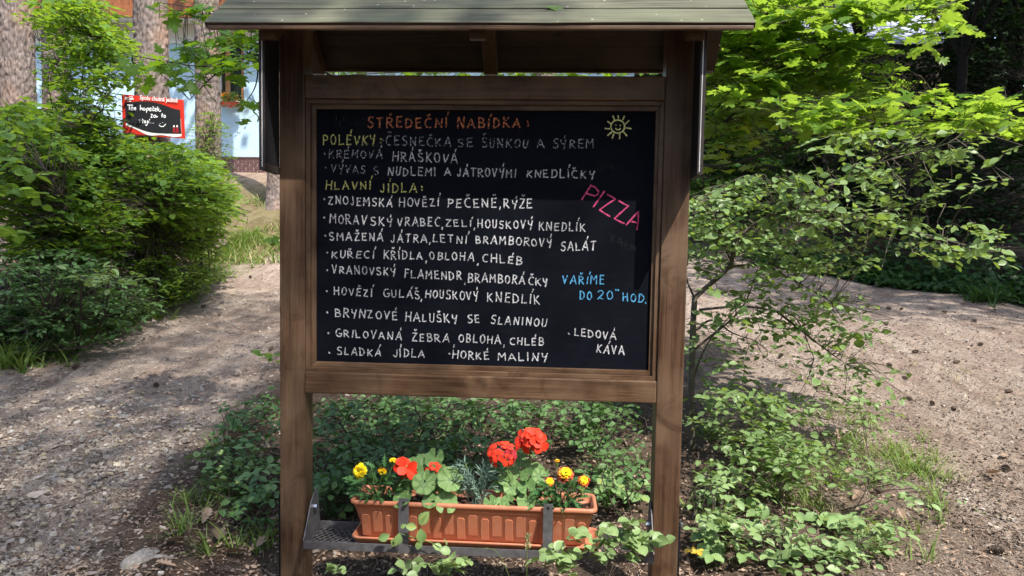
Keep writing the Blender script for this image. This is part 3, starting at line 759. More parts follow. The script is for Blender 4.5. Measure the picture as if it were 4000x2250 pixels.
# ================================================================== TREES
def pine(px, py, width, Yd, label, h=15, lean=0, crown=True, seed=0):
    p = P(px, py, Yd); rad = width/2/F_PX*Yd; x, y = p[0], p[1]; z0 = gz1(x, y)-.25
    e = empty('pine_tree', (x, y, z0), label, 'pine tree', 'tall pine trunks before the restaurant')
    nu, nvv = 88, 330; vis = 6.5
    U_, V_ = np.meshgrid(np.arange(nu)/nu*2*math.pi, np.linspace(0, vis, nvv))
    r = np.random.RandomState(50+seed)
    circ = 2*math.pi*rad
    cw, chh = .038, .12     # bark plate size
    ncx = max(6, int(circ/cw)); ncy = int(vis/chh)
    jx = r.rand(ncy+2, ncx); jy = r.rand(ncy+2, ncx); hh = r.rand(ncy+2, ncx)
    warpu = (fbm(U_*3.1, V_*3, 3, seed)-.45)*.10/ max(circ, .3)*ncx*.6
    cu = (U_/(2*math.pi)*ncx+warpu); cv = V_/chh+(fbm(U_*4, V_*5, 3, seed+9)-.45)*.9
    iu = np.floor(cu).astype(int); iv = np.floor(cv).astype(int)
    f1 = np.full(cu.shape, 9.); f2 = np.full(cu.shape, 9.); hv = np.zeros(cu.shape)
    for du in (-1, 0, 1):
        for dv in (-1, 0, 1):
            a = (iu+du) % ncx; b = np.clip(iv+dv, 0, ncy+1)
            dx = (iu+du+jx[b, a]*.9)-cu; dy = ((iv+dv)+jy[b, a]*.9)-cv
            D = np.sqrt(dx*dx+dy*dy*.7)
            nw = D < f1; f2 = np.where(nw, f1, np.minimum(f2, D)); hv = np.where(nw, hh[b, a], hv); f1 = np.where(nw, D, f1)
    plate = sst(.0, .36, f2-f1); rdg = 1-np.abs(2*fbm(np.cos(U_)*circ*5+np.sin(U_)*circ*4+7*seed, V_*4.5+np.sin(U_)*2, 4, 70+seed)-.94)*2.2; rdg = np.clip(rdg, 0, 1); val = np.clip(plate*(.5+.5*hv)*.62+.42*(1-rdg**3), 0, 1)
    fine = fbm(U_*30*rad/.2, V_*40, 3, 60+seed)
    flare = 1+.35*np.exp(-(V_-.25)/.35)
    R_ = rad*flare*(1-.018*V_)*(1+.04*np.sin(U_*2+seed)+.02*np.sin(U_*5))+val*.030-.018+fine*.010
    vx = np.stack([R_*np.cos(U_)+lean*V_, R_*np.sin(U_), V_], -1).reshape(-1, 3)
    i = np.arange(nvv-1)[:, None]*nu; j = np.arange(nu)[None]; j2 = (j+1) % nu
    q = np.stack([i+j, i+j2, i+nu+j2, i+nu+j], -1).reshape(-1, 4)
    pl = np.clip(val*.85+(fine-.45)*.5, 0, 1).ravel()
    obj_of(tri_mesh('trunk', vx, q, M['bark'], pl, True, 'plate'), 'trunk', e)
    if True:
        tubes('upper_trunk', [(np.array([[lean*vis, 0, vis-.05], [lean*vis+.1, .05, 11], [lean*vis, .1, h]]), [rad*.89, rad*.62, rad*.2])], M['bark2'], e, 10)
        n = 420; a = r.rand(n)*6.283; zz = h-4.2+4.5*r.rand(n)**1.2; q = r.rand(n)**.5*(2.0*(1-(zz-(h-4.2))/6))
        pt = np.stack([q*np.cos(a)+lean*vis, q*np.sin(a), zz], 1)
        o = cloud('crown', pt, np.stack([np.cos(a), np.sin(a), r.normal(.3, .3, n)], 1), np.array([0, 0, 1.])+r.normal(0, .5, (n, 3)), .34, QUAD, M['forest'], e)
        o['kind'] = 'stuff'
    return e
pine(68, 300, 118, 10.2, 'thick pine trunk at the far left edge behind the bushes', seed=1)
pine(212, 300, 88, 13.5, 'thinner pine trunk second from the left, half hidden by leaves', seed=2, lean=.004)
p3 = pine(596, 350, 128, 10.0, 'thick pine trunk carrying the red chalk sign', seed=3, lean=-.004)
pine(815, 350, 96, 13.0, 'pine trunk overgrown by green climber right of the red sign', seed=4, lean=-.006)
pine(1090, 700, 84, 16.0, 'pine trunk on the grass slope just behind the left wooden post', seed=5)
pine(2130, 400, 90, 17.0, 'pine trunk seen only in the slot under the little roof', seed=6)

# deciduous crowns: leaf clumps
def crown_tree(name, x, y, h, rad, clumps, nleaf, lsize, mat, label, cat='tree', group=None, seed=0, lean=(0, 0), zsq=.5, zmin=None, lowskip=None, cx=None):
    r = np.random.RandomState(seed); z0 = gz1(x, y)-.1
    e = empty(name, (x, y, z0), label, cat, group)
    cxy = np.array([lean[0], lean[1]]) if cx is None else np.array(cx)
    top = np.array([cxy[0], cxy[1], h])
    paths = [(curve([np.zeros(3), top*.45+[.1, .1, 0], top*.95], 12), np.linspace(rad, rad*.25, 13)[:13])]
    c, rr = clumps
    a = r.rand(c)*6.283; q = r.rand(c)**.5; zc = r.normal(0, .5, c)
    C = np.stack([top[0]+rr*q*np.cos(a), top[1]+rr*q*np.sin(a), h+zc*rr*zsq], 1)
    for p in C[:34]:
        s = paths[0][0][min(12, 5+r.randint(6))]
        paths.append((curve([s, (s+p)/2+[0, 0, .3], p], 6), np.linspace(rad*.25, .01, 7)[:7]))
    tubes('trunk', [(p_, r_[:len(p_)] if len(r_) >= len(p_) else np.linspace(r_[0], r_[-1], len(p_))) for p_, r_ in paths], M['bark_dark'], e, 8)
    pt = (C[:, None, :]+r.normal(0, 1, (c, nleaf, 3))*np.array([.55, .55, .22])).reshape(-1, 3)
    n = len(pt); a = r.rand(n)*6.283
    o = cloud('crown', pt, np.stack([np.cos(a), np.sin(a), r.normal(-.1, .3, n)], 1), np.array([0, 0, 1.])+r.normal(0, .45, (n, 3)), lsize*(.7+.6*r.rand(n)), QUAD, mat, e)
    o['kind'] = 'stuff'
    return e
# dark wood at the right and far behind
wl = ['dark broadleaf tree with straight black trunk near the shed roof', 'leaning dark trunk at the right edge of the wood', 'dark tree behind the sapling at the right',
      'shaded tree deepest in the right wood', 'shaded tree above the right bank', 'dark tree closing the gap left of the shed']
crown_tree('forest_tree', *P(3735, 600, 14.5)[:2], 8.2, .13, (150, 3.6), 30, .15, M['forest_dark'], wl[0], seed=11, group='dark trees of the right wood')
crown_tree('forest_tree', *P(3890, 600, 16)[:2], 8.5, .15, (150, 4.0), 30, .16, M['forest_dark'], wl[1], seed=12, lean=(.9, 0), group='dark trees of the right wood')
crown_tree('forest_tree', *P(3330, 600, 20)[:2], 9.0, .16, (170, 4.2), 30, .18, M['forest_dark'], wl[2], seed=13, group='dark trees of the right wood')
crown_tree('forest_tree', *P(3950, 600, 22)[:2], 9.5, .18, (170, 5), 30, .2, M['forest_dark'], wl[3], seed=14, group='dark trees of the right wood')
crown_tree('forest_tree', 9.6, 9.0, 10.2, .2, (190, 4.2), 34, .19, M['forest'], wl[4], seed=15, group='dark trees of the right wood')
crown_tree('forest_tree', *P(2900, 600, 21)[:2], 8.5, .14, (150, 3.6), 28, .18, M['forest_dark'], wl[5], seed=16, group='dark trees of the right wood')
crown_tree('forest_tree', 14.5, 11.0, 11.0, .2, (210, 5.5), 34, .22, M['forest'], 'broad tree shading the right wood from outside the view', seed=17, group='dark trees of the right wood')
crown_tree('forest_tree', 11.5, 19.5, 12.5, .24, (260, 6.5), 26, .34, M['forest_dark'], 'tall tree roofing the middle of the right wood', seed=18, group='dark trees of the right wood', zsq=.25)
crown_tree('forest_tree', 19.5, 16.5, 13, .24, (260, 7), 26, .36, M['forest_dark'], 'tall tree roofing the far right of the wood', seed=19, group='dark trees of the right wood', zsq=.25)
crown_tree('forest_tree', 7.2, 17.5, 11.5, .2, (180, 4.2), 26, .32, M['forest_dark'], 'tall tree shading the shed', seed=20, group='dark trees of the right wood', zsq=.25)
crown_tree('forest_tree', 9.6, 5.0, 11.2, .2, (110, 2.5), 40, .16, M['forest'], 'broadleaf tree outside the view that shades the far end of the right path', seed=24, group='dark trees of the right wood', zsq=.25)
# trees around the camera whose crowns dapple the light
crown_tree('beech_tree', -4.8, -5.5, 16.5, .26, (190, 3.7), 56, .13, M['forest'], 'tall overhanging beech behind the viewer on the left', seed=21, cx=(6.5, 2.3), zsq=.2)
crown_tree('beech_tree', 1.6, -7.5, 13.5, .2, (24, 1.0), 44, .12, M['forest'], 'overhanging beech straight behind the viewer', seed=22, cx=(1.5, 3.2), zsq=.2)

# understory masses of the right wood, each a shrub of its own
def bushmass(px, py, rx, ry, Y0, Y1, n, label, mat, seed, lsize=.075, nleaf=12, tl=.5, templ=OVATE, stems=7, group='bushes under the right wood', name='forest_bush'):
    r = np.random.RandomState(seed); c = ell(px, py, rx, ry, Y0, Y1, n, r)
    b = P(px, py+ry*.6, (Y0+Y1)/2)
    return shrub(name, label, (b[0], b[1]), c, nleaf, tl, lsize, templ, mat, stems, seed, group, 'shrub')
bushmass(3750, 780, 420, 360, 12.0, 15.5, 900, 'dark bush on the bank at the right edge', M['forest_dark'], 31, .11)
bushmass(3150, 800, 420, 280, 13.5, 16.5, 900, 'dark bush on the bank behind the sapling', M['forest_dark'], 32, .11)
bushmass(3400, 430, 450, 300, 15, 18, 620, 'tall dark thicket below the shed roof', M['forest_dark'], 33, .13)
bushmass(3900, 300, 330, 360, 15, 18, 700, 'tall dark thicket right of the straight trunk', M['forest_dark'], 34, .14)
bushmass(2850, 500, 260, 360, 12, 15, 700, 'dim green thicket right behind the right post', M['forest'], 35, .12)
# ivy skirt along the bank
r = np.random.RandomState(36); n = 3600; t = r.rand(n); x = 3.9+3.6*t+r.normal(0, .25, n)+.3; y = 13.0-1.41*(x-3.9)+np.abs(r.normal(0, .8, n))+.2*(fbm(x*2, x*0, 2, 4)-.5)
pt = np.stack([x, y, gz(x, y)+.05+.35*r.rand(n)*np.clip((y-(13.0-1.41*(x-3.9)))*1.2, .15, 1.6)], 1)
a = r.rand(n)*6.283
o = cloud('ground_ivy', pt, np.stack([np.cos(a), np.sin(a), r.normal(-.2, .3, n)], 1), np.stack([r.normal(0, .4, n), -.7+r.normal(0, .4, n), np.full(n, .8)], 1), .085, MAPLE, M['forest'])
tag(o, 'dark ivy covering the foot of the shaded right bank', 'ivy', None, 'stuff')
# distant wood closing the view
r = np.random.RandomState(40); n = 60000
x = r.uniform(-34, 44, n); y = 29+r.rand(n)*7+np.abs(x)*.1; z = 2+r.rand(n)**.9*19+fbm(x*.3, y*.2, 2, 3)*3
o = cloud('distant_wood', np.stack([x, y, z], 1), r.normal(0, 1, (n, 3)), np.array([0, -.4, .8])+r.normal(0, .5, (n, 3)), .95, QUAD, M['forest_dark'])
tag(o, 'far dark wood that closes the view behind everything', 'wood', None, 'stuff')

r = np.random.RandomState(41); n = 16000; a = r.uniform(-1.95, 1.95, n); q = 13+5*r.rand(n)+1.5*np.sin(a*9)  # unseen trees, added to darken the ambient light reaching the board
x = q*np.sin(a)*1.15; y = -q*np.cos(a)+1; z = -1+r.rand(n)*(12.5+2.5*np.sin(a*7+1))
o = cloud('surrounding_wood', np.stack([x, y, z], 1), r.normal(0, 1, (n, 3)), np.array([0, .4, .8])+r.normal(0, .5, (n, 3)), .85, QUAD, M['forest'])
tag(o, 'unseen ring of woodland added behind the viewer and to the sides to dim the sky light', 'wood', None, 'stuff')

# ================================================================== NOTICE BOARD
ZB = CZ-.34                           # base of the empty
def lw_empty(name, x, y, z, label, cat, group=None):
    return empty(name, LW(x, y, z), label, cat, group, -YAW)
nb = lw_empty('notice_board', 0, 0, -ZB, 'large roofed wooden notice board with a chalked lunch menu', 'notice board')
def Zl(z): return z+ZB
def nbox(name, b, mat, bev=.004, par=None, jit=0):
    return boxobj(name, (b[0], b[1], b[2], b[3], Zl(b[4]), Zl(b[5])), mat, par or nb, bev, jit)
nbox('post', (-.922, -.8205, 0, .10, -1.66, .90), M['beam_z'], .005)
nbox('post', (.5685, .670, 0, .10, -1.66, .90), M['beam_z'], .005)
nbox('top_rail', (-.8195, .5675, -.0025, .062, .549, .639), M['beam_x'], .006)
nbox('bottom_rail', (-.8195, .5675, -.0025, .072, -.610, -.523), M['beam_x'], .006)
# moulding round the slate: outer and inner step
def mould(name, x0, x1, z0, z1, w, y0, y1):
    for (a, b_) in (((x0, z1), (x1, z1)), ((x0, z0), (x1, z0)), ((x0, z0), (x0, z1)), ((x1, z0), (x1, z1))):
        pass
    T_ = [[(x0, z1), (x1, z1), (x1-w, z1-w), (x0+w, z1-w)], [(x0, z0), (x0+w, z0+w), (x1-w, z0+w), (x1, z0)],
          [(x0, z0), (x0, z1), (x0+w, z1-w), (x0+w, z0+w)], [(x1, z0), (x1-w, z0+w), (x1-w, z1-w), (x1, z1)]]
    for k, q in enumerate(T_):
        v = [(p[0], y0, Zl(p[1])) for p in q]+[(p[0], y1, Zl(p[1])) for p in q]
        f = [(0, 1, 2, 3), (7, 6, 5, 4), (0, 4, 5, 1), (1, 5, 6, 2), (2, 6, 7, 3), (3, 7, 4, 0)]
        bevobj(name, v, f, M['beam_x'] if k < 2 else M['beam_z'], nb, .002)
mould('outer_moulding', -.8193, .5673, -.5228, .5488, .017, .010, .060)
mould('inner_moulding', -.8020, .5560, -.5055, .5318, .019, .022, .060)
cb = nbox('chalkboard', (-.792, .546, .034, .05, -.495, .522), M['board'], .0)
nbox('back_board', (-.815, .563, .0605, .068, -.52, .546), M['beam_x'], 0)

# roof: planks with their own edges
S_ang = math.atan2(.776, 1.0); ey, ez = -.28, .753; ry, rz = .045, 1.005
sl_len = math.hypot(ry-ey, rz-ez); th = .020
def plank(side, s0, s1, x0, x1, k):
    yc = .045; sg = -1 if side == 0 else 1
    def pt(s, h):
        y = ey+s*math.cos(S_ang); z = ez+s*math.sin(S_ang)
        y += -math.sin(S_ang)*h; z += math.cos(S_ang)*h
        return (y if side == 0 else 2*yc-y, z)
    r = np.random.RandomState(k+side*10); v = []; n = 12
    h0 = .0015*k+r.uniform(0, .0015)
    for i in range(n):
        x = x0+(x1-x0)*i/(n-1); w = r.uniform(-.0012, .0012); w2 = r.uniform(-.0008, .0008)
        for (s, h) in ((s0+w, -th), (s0+w, 0+w2), (s0+w+.003, .002+w2), (s1-.003, .002+w2), (s1, 0), (s1, -.010), (s1+.0105, -.010), (s1+.0105, -th+.002), (s1, -th)):
            y, z = pt(s, h+h0); v.append((x, y, Zl(z)))
    f = []; m = 9
    for i in range(n-1):
        for j in range(m):
            f.append((i*m+j, i*m+(j+1) % m, (i+1)*m+(j+1) % m, (i+1)*m+j))
    f.append(tuple(range(m))); f.append(tuple((n-1)*m+j for j in range(m))[::-1])
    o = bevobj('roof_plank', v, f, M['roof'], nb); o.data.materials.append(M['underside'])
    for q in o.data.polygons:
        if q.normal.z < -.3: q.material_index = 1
wids = [(0, .122), (.1295, .251), (.2585, sl_len+.01)]
for side in (0, 1):
    for k, (a, b_) in enumerate(wids): plank(side, a, b_, -1.080+.002*k, .820-.003*k, k)
# eave edging strip under the lowest plank, ridge strip
nbox('eave_strip', (-1.074, .815, -.2755, -.258, .733, .7525-.006), M['beam_x'], .003)
nbox('eave_strip', (-1.074, .815, .348, .3655, .733, .7465), M['beam_x'], .003)
nbox('ridge_cap', (-1.085, .823, .0, .09, 1.006, 1.022), M['roof'], .003)
def rafter(x0, x1, side):
    yc = .045; v = []
    prof = [(-.235, .768-.0), (-.235, .712), (-.205, .712), (ry, .712+.776*(ry+.205)), (ry, .768+.776*(ry+.235))]
    P_ = [(y if side == 0 else 2*yc-y, z) for y, z in prof]
    for x in (x0, x1): v += [(x, y, Zl(z)) for y, z in P_]
    n = 5; f = [tuple(range(n)), tuple(range(2*n-1, n-1, -1))]+[(i, (i+1) % n, n+(i+1) % n, n+i) for i in range(n)]
    bevobj('rafter', v, f, M['beam_y'], nb, .003)
for x0_, x1_ in ((-.905, -.845), (-.152, -.095), (.600, .662)):
    for s_ in (0, 1): rafter(x0_, x1_, s_)
# tie beam between the posts behind the roof edge
nbox('purlin', (-.819, .567, .035, .075, .86, .91), M['beam_x'], .004)
# side panels hinged forward of the posts
def sidepanel(sgn, xh, xf):
    e_ = []; y0, y1 = -.20, -.004; z0, z1 = .252, .80
    t = .019*sgn
    def q(name, u0, u1, za, zb_, i0, i1, mat, par=None):
        # u along hinge->front, i thickness
        v = []
        for z in (za, zb_):
            for (u, i) in ((u0, i0), (u1, i0), (u1, i1), (u0, i1)):
                x = xh+(xf-xh)*u+i*sgn; y = y1+(y0-y1)*u; v.append((x, y, Zl(z)))
        f = [(3, 2, 1, 0), (4, 5, 6, 7), (0, 1, 5, 4), (1, 2, 6, 5), (2, 3, 7, 6), (3, 0, 4, 7)]
        return bevobj(name, v, f, mat, par or nb, .0015, 1)
    p = q('side_panel', 0, .93, z0+.0285, z1, .001, .016, M['blackpanel'])
    q('panel_frame', 0, 1, z0, z0+.028, 0, .021, M['panelframe'], p)
    q('panel_frame', .93, 1, z0+.0285, z1, 0, .021, M['panelframe'], p)
    q('panel_seal_glint', 1.001, 1.006, z0+.01, z1, .007, .010, M['seal_glint'], p)  # white strip paints the reflection along the panel edge seal
sidepanel(-1, -.918, -.899); sidepanel(1, .667, .656)
# ground anchors on the outer sides of the posts
nbox('post_anchor', (-.934, -.9235, .015, .085, -1.66, -1.03), M['black'], .001)
nbox('post_anchor', (.6715, .680, .015, .085, -1.66, -1.10), M['black'], .001)
b_ = nbox('bolt', (.681, .694, .03, .052, -1.115, -1.093), M['zinc'], .004)

# ---- steel shelf with mesh
shf = nbox('shelf', (-.790, .560, -.1025, -.0985, -1.202, -1.170), M['steel'], .001)
nbox('shelf_rim', (-.790, .560, .0985, .1025, -1.202, -1.168), M['steel'], .001, shf)
def plate(x, t):
    prof = [(-.098, -1.202), (-.098, -1.170), (-.010, -1.045), (.055, -1.012), (.075, -1.05), (.098, -1.170), (.098, -1.202)]
    v = [(x, y, Zl(z)) for y, z in prof]+[(x+t, y, Zl(z)) for y, z in prof]; n = len(prof)
    f = [tuple(range(n)), tuple(range(2*n-1, n-1, -1))]+[(i, (i+1) % n, n+(i+1) % n, n+i) for i in range(n)]
    bevobj('end_plate', v, f, M['steel'], shf)
plate(-.793, .0035); plate(.5605, .0035)
def bolt(x, y, z, ln, sgn):
    bm = bmesh.new(); bmesh.ops.create_cone(bm, cap_ends=True, segments=6, radius1=.011, radius2=.010, depth=ln)
    me = bpy.data.meshes.new('bolt'); bm.to_mesh(me); bm.free(); me.materials.append(M['zinc'])
    o = obj_of(me, 'bolt', shf, (x, y, Zl(z))); o.rotation_euler = (0, math.pi/2, 0)
bolt(-.782, .015, -1.075, .016, 1); bolt(.552, .015, -1.095, .018, -1)
paths = []
for i in np.arange(-.79-.2, .56, .024):
    for sg in (1, -1):
        xa, xb = (i, i+.115) if sg == 1 else (i+.115, i)
        xa2, xb2 = np.clip([xa, xb], -.788, .558)
        if abs(xa2-xb2) < .02: continue
        ya = -.098+.196*abs(xa2-xa)/.115; yb = .098-.196*abs(xb2-xb)/.115
        paths.append((np.array([[xa2, ya, Zl(-1.196)], [xb2, yb, Zl(-1.196)]]), [.0019, .0019]))
V, Q = tube_arrays(paths, 4); o = obj_of(tri_mesh('mesh_grating', V, Q, M['steel']), 'mesh_grating', shf); o['kind'] = 'stuff'
for xs in ((-.416, -.376), (.140, .177)):
    s_ = nbox('strap', (xs[0], xs[1], -.1085, -.1035, -1.2015, -.985), M['steel'], .001, shf)
    # small rivet hole seen as a dark ring
    bm = bmesh.new(); bmesh.ops.create_cone(bm, cap_ends=True, segments=12, radius1=.0045, radius2=.0045, depth=.002)
    me = bpy.data.meshes.new('bolt_hole'); bm.to_mesh(me); bm.free(); me.materials.append(M['black'])
    o = obj_of(me, 'bolt_hole', shf, ((xs[0]+xs[1])/2, -.1095, Zl(-1.0))); o.rotation_euler = (math.pi/2, 0, 0)

# ================================================================== CHALK LETTERING
def arc(cx, cy, rx, ry, a0, a1, n=9):
    return [(cx+rx*math.cos(math.radians(a0+(a1-a0)*i/(n-1))), cy+ry*math.sin(math.radians(a0+(a1-a0)*i/(n-1)))) for i in range(n)]
G = {
 'A': (.8, [[(0, 0), (.42, 1)], [(.42, 1), (.82, -.02)], [(.12, .32), (.72, .36)]]),
 'B': (.65, [[(.05, 1), (.05, 0)], [(.05, 1)]+arc(.25, .75, .33, .23, 80, -80)+[(.08, .52)], [(.08, .52)]+arc(.27, .26, .40, .25, 80, -85)+[(.0, .02)]]),
 'C': (.7, [arc(.45, .5, .42, .5, 60, 300, 12)]),
 'D': (.7, [[(.06, 1), (.06, 0)], [(0, 1)]+arc(.18, .5, .5, .48, 80, -80, 10)+[(0, .0)]]),
 'E': (.62, [[(.06, .98), (.06, .02)], [(.02, .97), (.6, 1.0)], [(.06, .52), (.5, .55)], [(.0, .02), (.62, .03)]]),
 'F': (.55, [[(.06, 1), (.04, 0)], [(.06, .98), (.58, 1.0)], [(.06, .53), (.45, .55)]]),
 'G': (.72, [arc(.45, .52, .43, .5, 65, 330, 12)+[(.78, .45)], [(.5, .45), (.85, .45)]]),
 'H': (.72, [[(.05, 1), (.03, 0)], [(.7, 1.02), (.68, -.02)], [(.04, .5), (.7, .52)]]),
 'I': (.18, [[(.1, 1), (.08, 0)]]),
 'i': (.18, [[(.1, .9), (.08, 0)]]),
 'J': (.5, [[(.45, 1), (.44, .25), (.35, .03), (.18, .0), (.0, .22)]]),
 'K': (.68, [[(.06, 1), (.04, 0)], [(.62, .95), (.08, .42)], [(.18, .5), (.68, -.02)]]),
 'L': (.6, [[(.06, 1), (.04, .03)], [(.0, .03), (.6, .05)]]),
 'M': (.85, [[(.0, 0), (.08, 1)], [(.08, 1), (.42, .45), (.78, 1.03)], [(.78, 1.03), (.82, 0)]]),
 'N': (.72, [[(.04, 0), (.08, 1)], [(.08, 1), (.66, .02)], [(.66, .02), (.72, 1.03)]]),
 'O': (.68, [arc(.36, .5, .33, .48, 100, 470, 16)]),
 'P': (.62, [[(.06, 1), (.04, -.02)], [(.0, .98)]+arc(.2, .73, .40, .26, 80, -85)+[(.06, .47)]]),
 'R': (.66, [[(.06, 1), (.04, -.02)], [(.0, .98)]+arc(.2, .75, .38, .24, 80, -85)+[(.08, .5)], [(.18, .5), (.70, -.03)]]),
 'S': (.62, [arc(.38, .74, .30, .25, 45, 230, 8)+[(.45, .48)]+arc(.30, .24, .30, .25, 50, -150, 8)]),
 'T': (.68, [[(.36, .98), (.32, 0)], [(.0, .97), (.72, 1.0)]]),
 'U': (.62, [[(.05, 1), (.06, .35)]+arc(.31, .28, .26, .27, 190, 330, 7)+[(.58, .4), (.6, 1.02)]]),
 'V': (.65, [[(.0, 1), (.30, 0)], [(.30, 0), (.66, 1.04)]]),
 'Y': (.62, [[(.02, 1), (.08, .62), (.28, .5), (.5, .62), (.62, 1)], [(.58, .9), (.46, .3), (.36, -.12)]]),
 'Z': (.66, [[(.02, .97), (.60, 1)], [(.60, 1), (.05, .03)], [(.05, .03), (.66, .04)]]),
 '2': (.62, [arc(.30, .72, .27, .27, 160, -20, 7)+[(.35, .35), (.05, .04)], [(.05, .05), (.25, .12), (.62, .02)]]),
 '0': (.6, [arc(.3, .5, .27, .48, 100, 470, 16)]),
 ',': (.25, [[(.14, .05), (.06, -.28)]]), '.': (.2, [[(.05, .03), (.1, .06)]]), ':': (.3, [[(.12, .62), (.16, .66)], [(.12, .2), (.16, .23)]]),
 '*': (.2, [[(.06, .52), (.12, .56)]]), ' ': (.55, []), '"': (.4, [[(.05, 1.02), (.08, 1.05)], [(.28, 1.02), (.31, 1.05)]]),
}
HK = {'Č': 'C', 'Ř': 'R', 'Š': 'S', 'Ž': 'Z', 'Ě': 'E'}; AC = {'Á': 'A', 'É': 'E', 'Í': 'I', 'Ý': 'Y', 'Ú': 'U'}
def glyph(ch):
    if ch in HK:
        w, s = G[HK[ch]]; return w, s+[[(w*.36, 1.42), (w*.42, 1.27), (w*.58, 1.26), (w*.78, 1.42)]]
    if ch in AC:
        w, s = G[AC[ch]]; return w, s+[[(w*.5+.26, 1.55), (w*.5+.16, 1.22)]]
    return G[ch]
def ribbon(V, T, pts, hw, y, r, wv=.28):
    """one chalk stroke as a narrow ribbon on the board face"""
    p = np.asarray(pts, float)
    if len(p) == 2:
        n = 5; t = np.linspace(0, 1, n)[:, None]; p = p[0]*(1-t)+p[1]*t
        d = p[-1]-p[0]; L_ = np.hypot(*d)+1e-9; p = p+np.array([-d[1], d[0]])/L_*np.sin(t*math.pi)*r.normal(0, .02)*L_
    d = np.gradient(p, axis=0); d /= np.hypot(d[:, 0], d[:, 1])[:, None]+1e-9
    nn = np.stack([-d[:, 1], d[:, 0]], 1); b = len(V)
    p[0] -= d[0]*hw*.5; p[-1] += d[-1]*hw*.5
    for i in range(len(p)):
        w = hw*(1+r.uniform(-wv, wv)); y_ = y-r.uniform(0, .0002)
        for s in (1, -1): q = p[i]+nn[i]*w*s; V.append((q[0], y_, q[1]))
    for i in range(len(p)-1): a = b+2*i; T.append((a, a+1, a+3, a+2))
def crop(px, py, c):
    ox, oy, s = {4: (1200, 400, 2.415), 5: (1850, 400, 2.415), 6: (1200, 950, 2.2288), 7: (1850, 950, 2.2288)}[c]
    return ox+px/s, oy+py/s
YB = .0335
def on_board(px, py): q = L(px, py, YB); return np.array([q[0], Zl(q[2])])
def word(V, T, s, c, xa, xb, ya, yb, h, r, hw=.0030, slant=0.0):
    A = on_board(*crop(xa, ya, c)); B = on_board(*crop(xb, yb, c)); H = on_board(*crop(xa, ya-h, c))[1]-A[1]
    ws = [glyph(ch)[0] for ch in s]; gap = .40; tot = sum(ws)+gap*(len(s)-1)
    if len(s) == 1: tot = ws[0]
    u = (B-A)/tot; x = 0
    for ch, w in zip(s, ws):
        hh = H*r.uniform(.86, 1.08); rot = r.normal(0, .06); dy = r.normal(0, .025)*H; sx = r.uniform(.94, 1.04)
        for st in glyph(ch)[1]:
            pts = []
            for (gx_, gy_) in st:
                g_ = np.array([gx_*sx+slant*gy_+rot*gy_, gy_])+r.normal(0, .012, 2)
                pts.append(A+u*(x+g_[0])+np.array([0, g_[1]*hh+dy]))
            ribbon(V, T, pts, hw*(1.7 if ch in ':*."' else 1), YB, r)
        x += w+gap
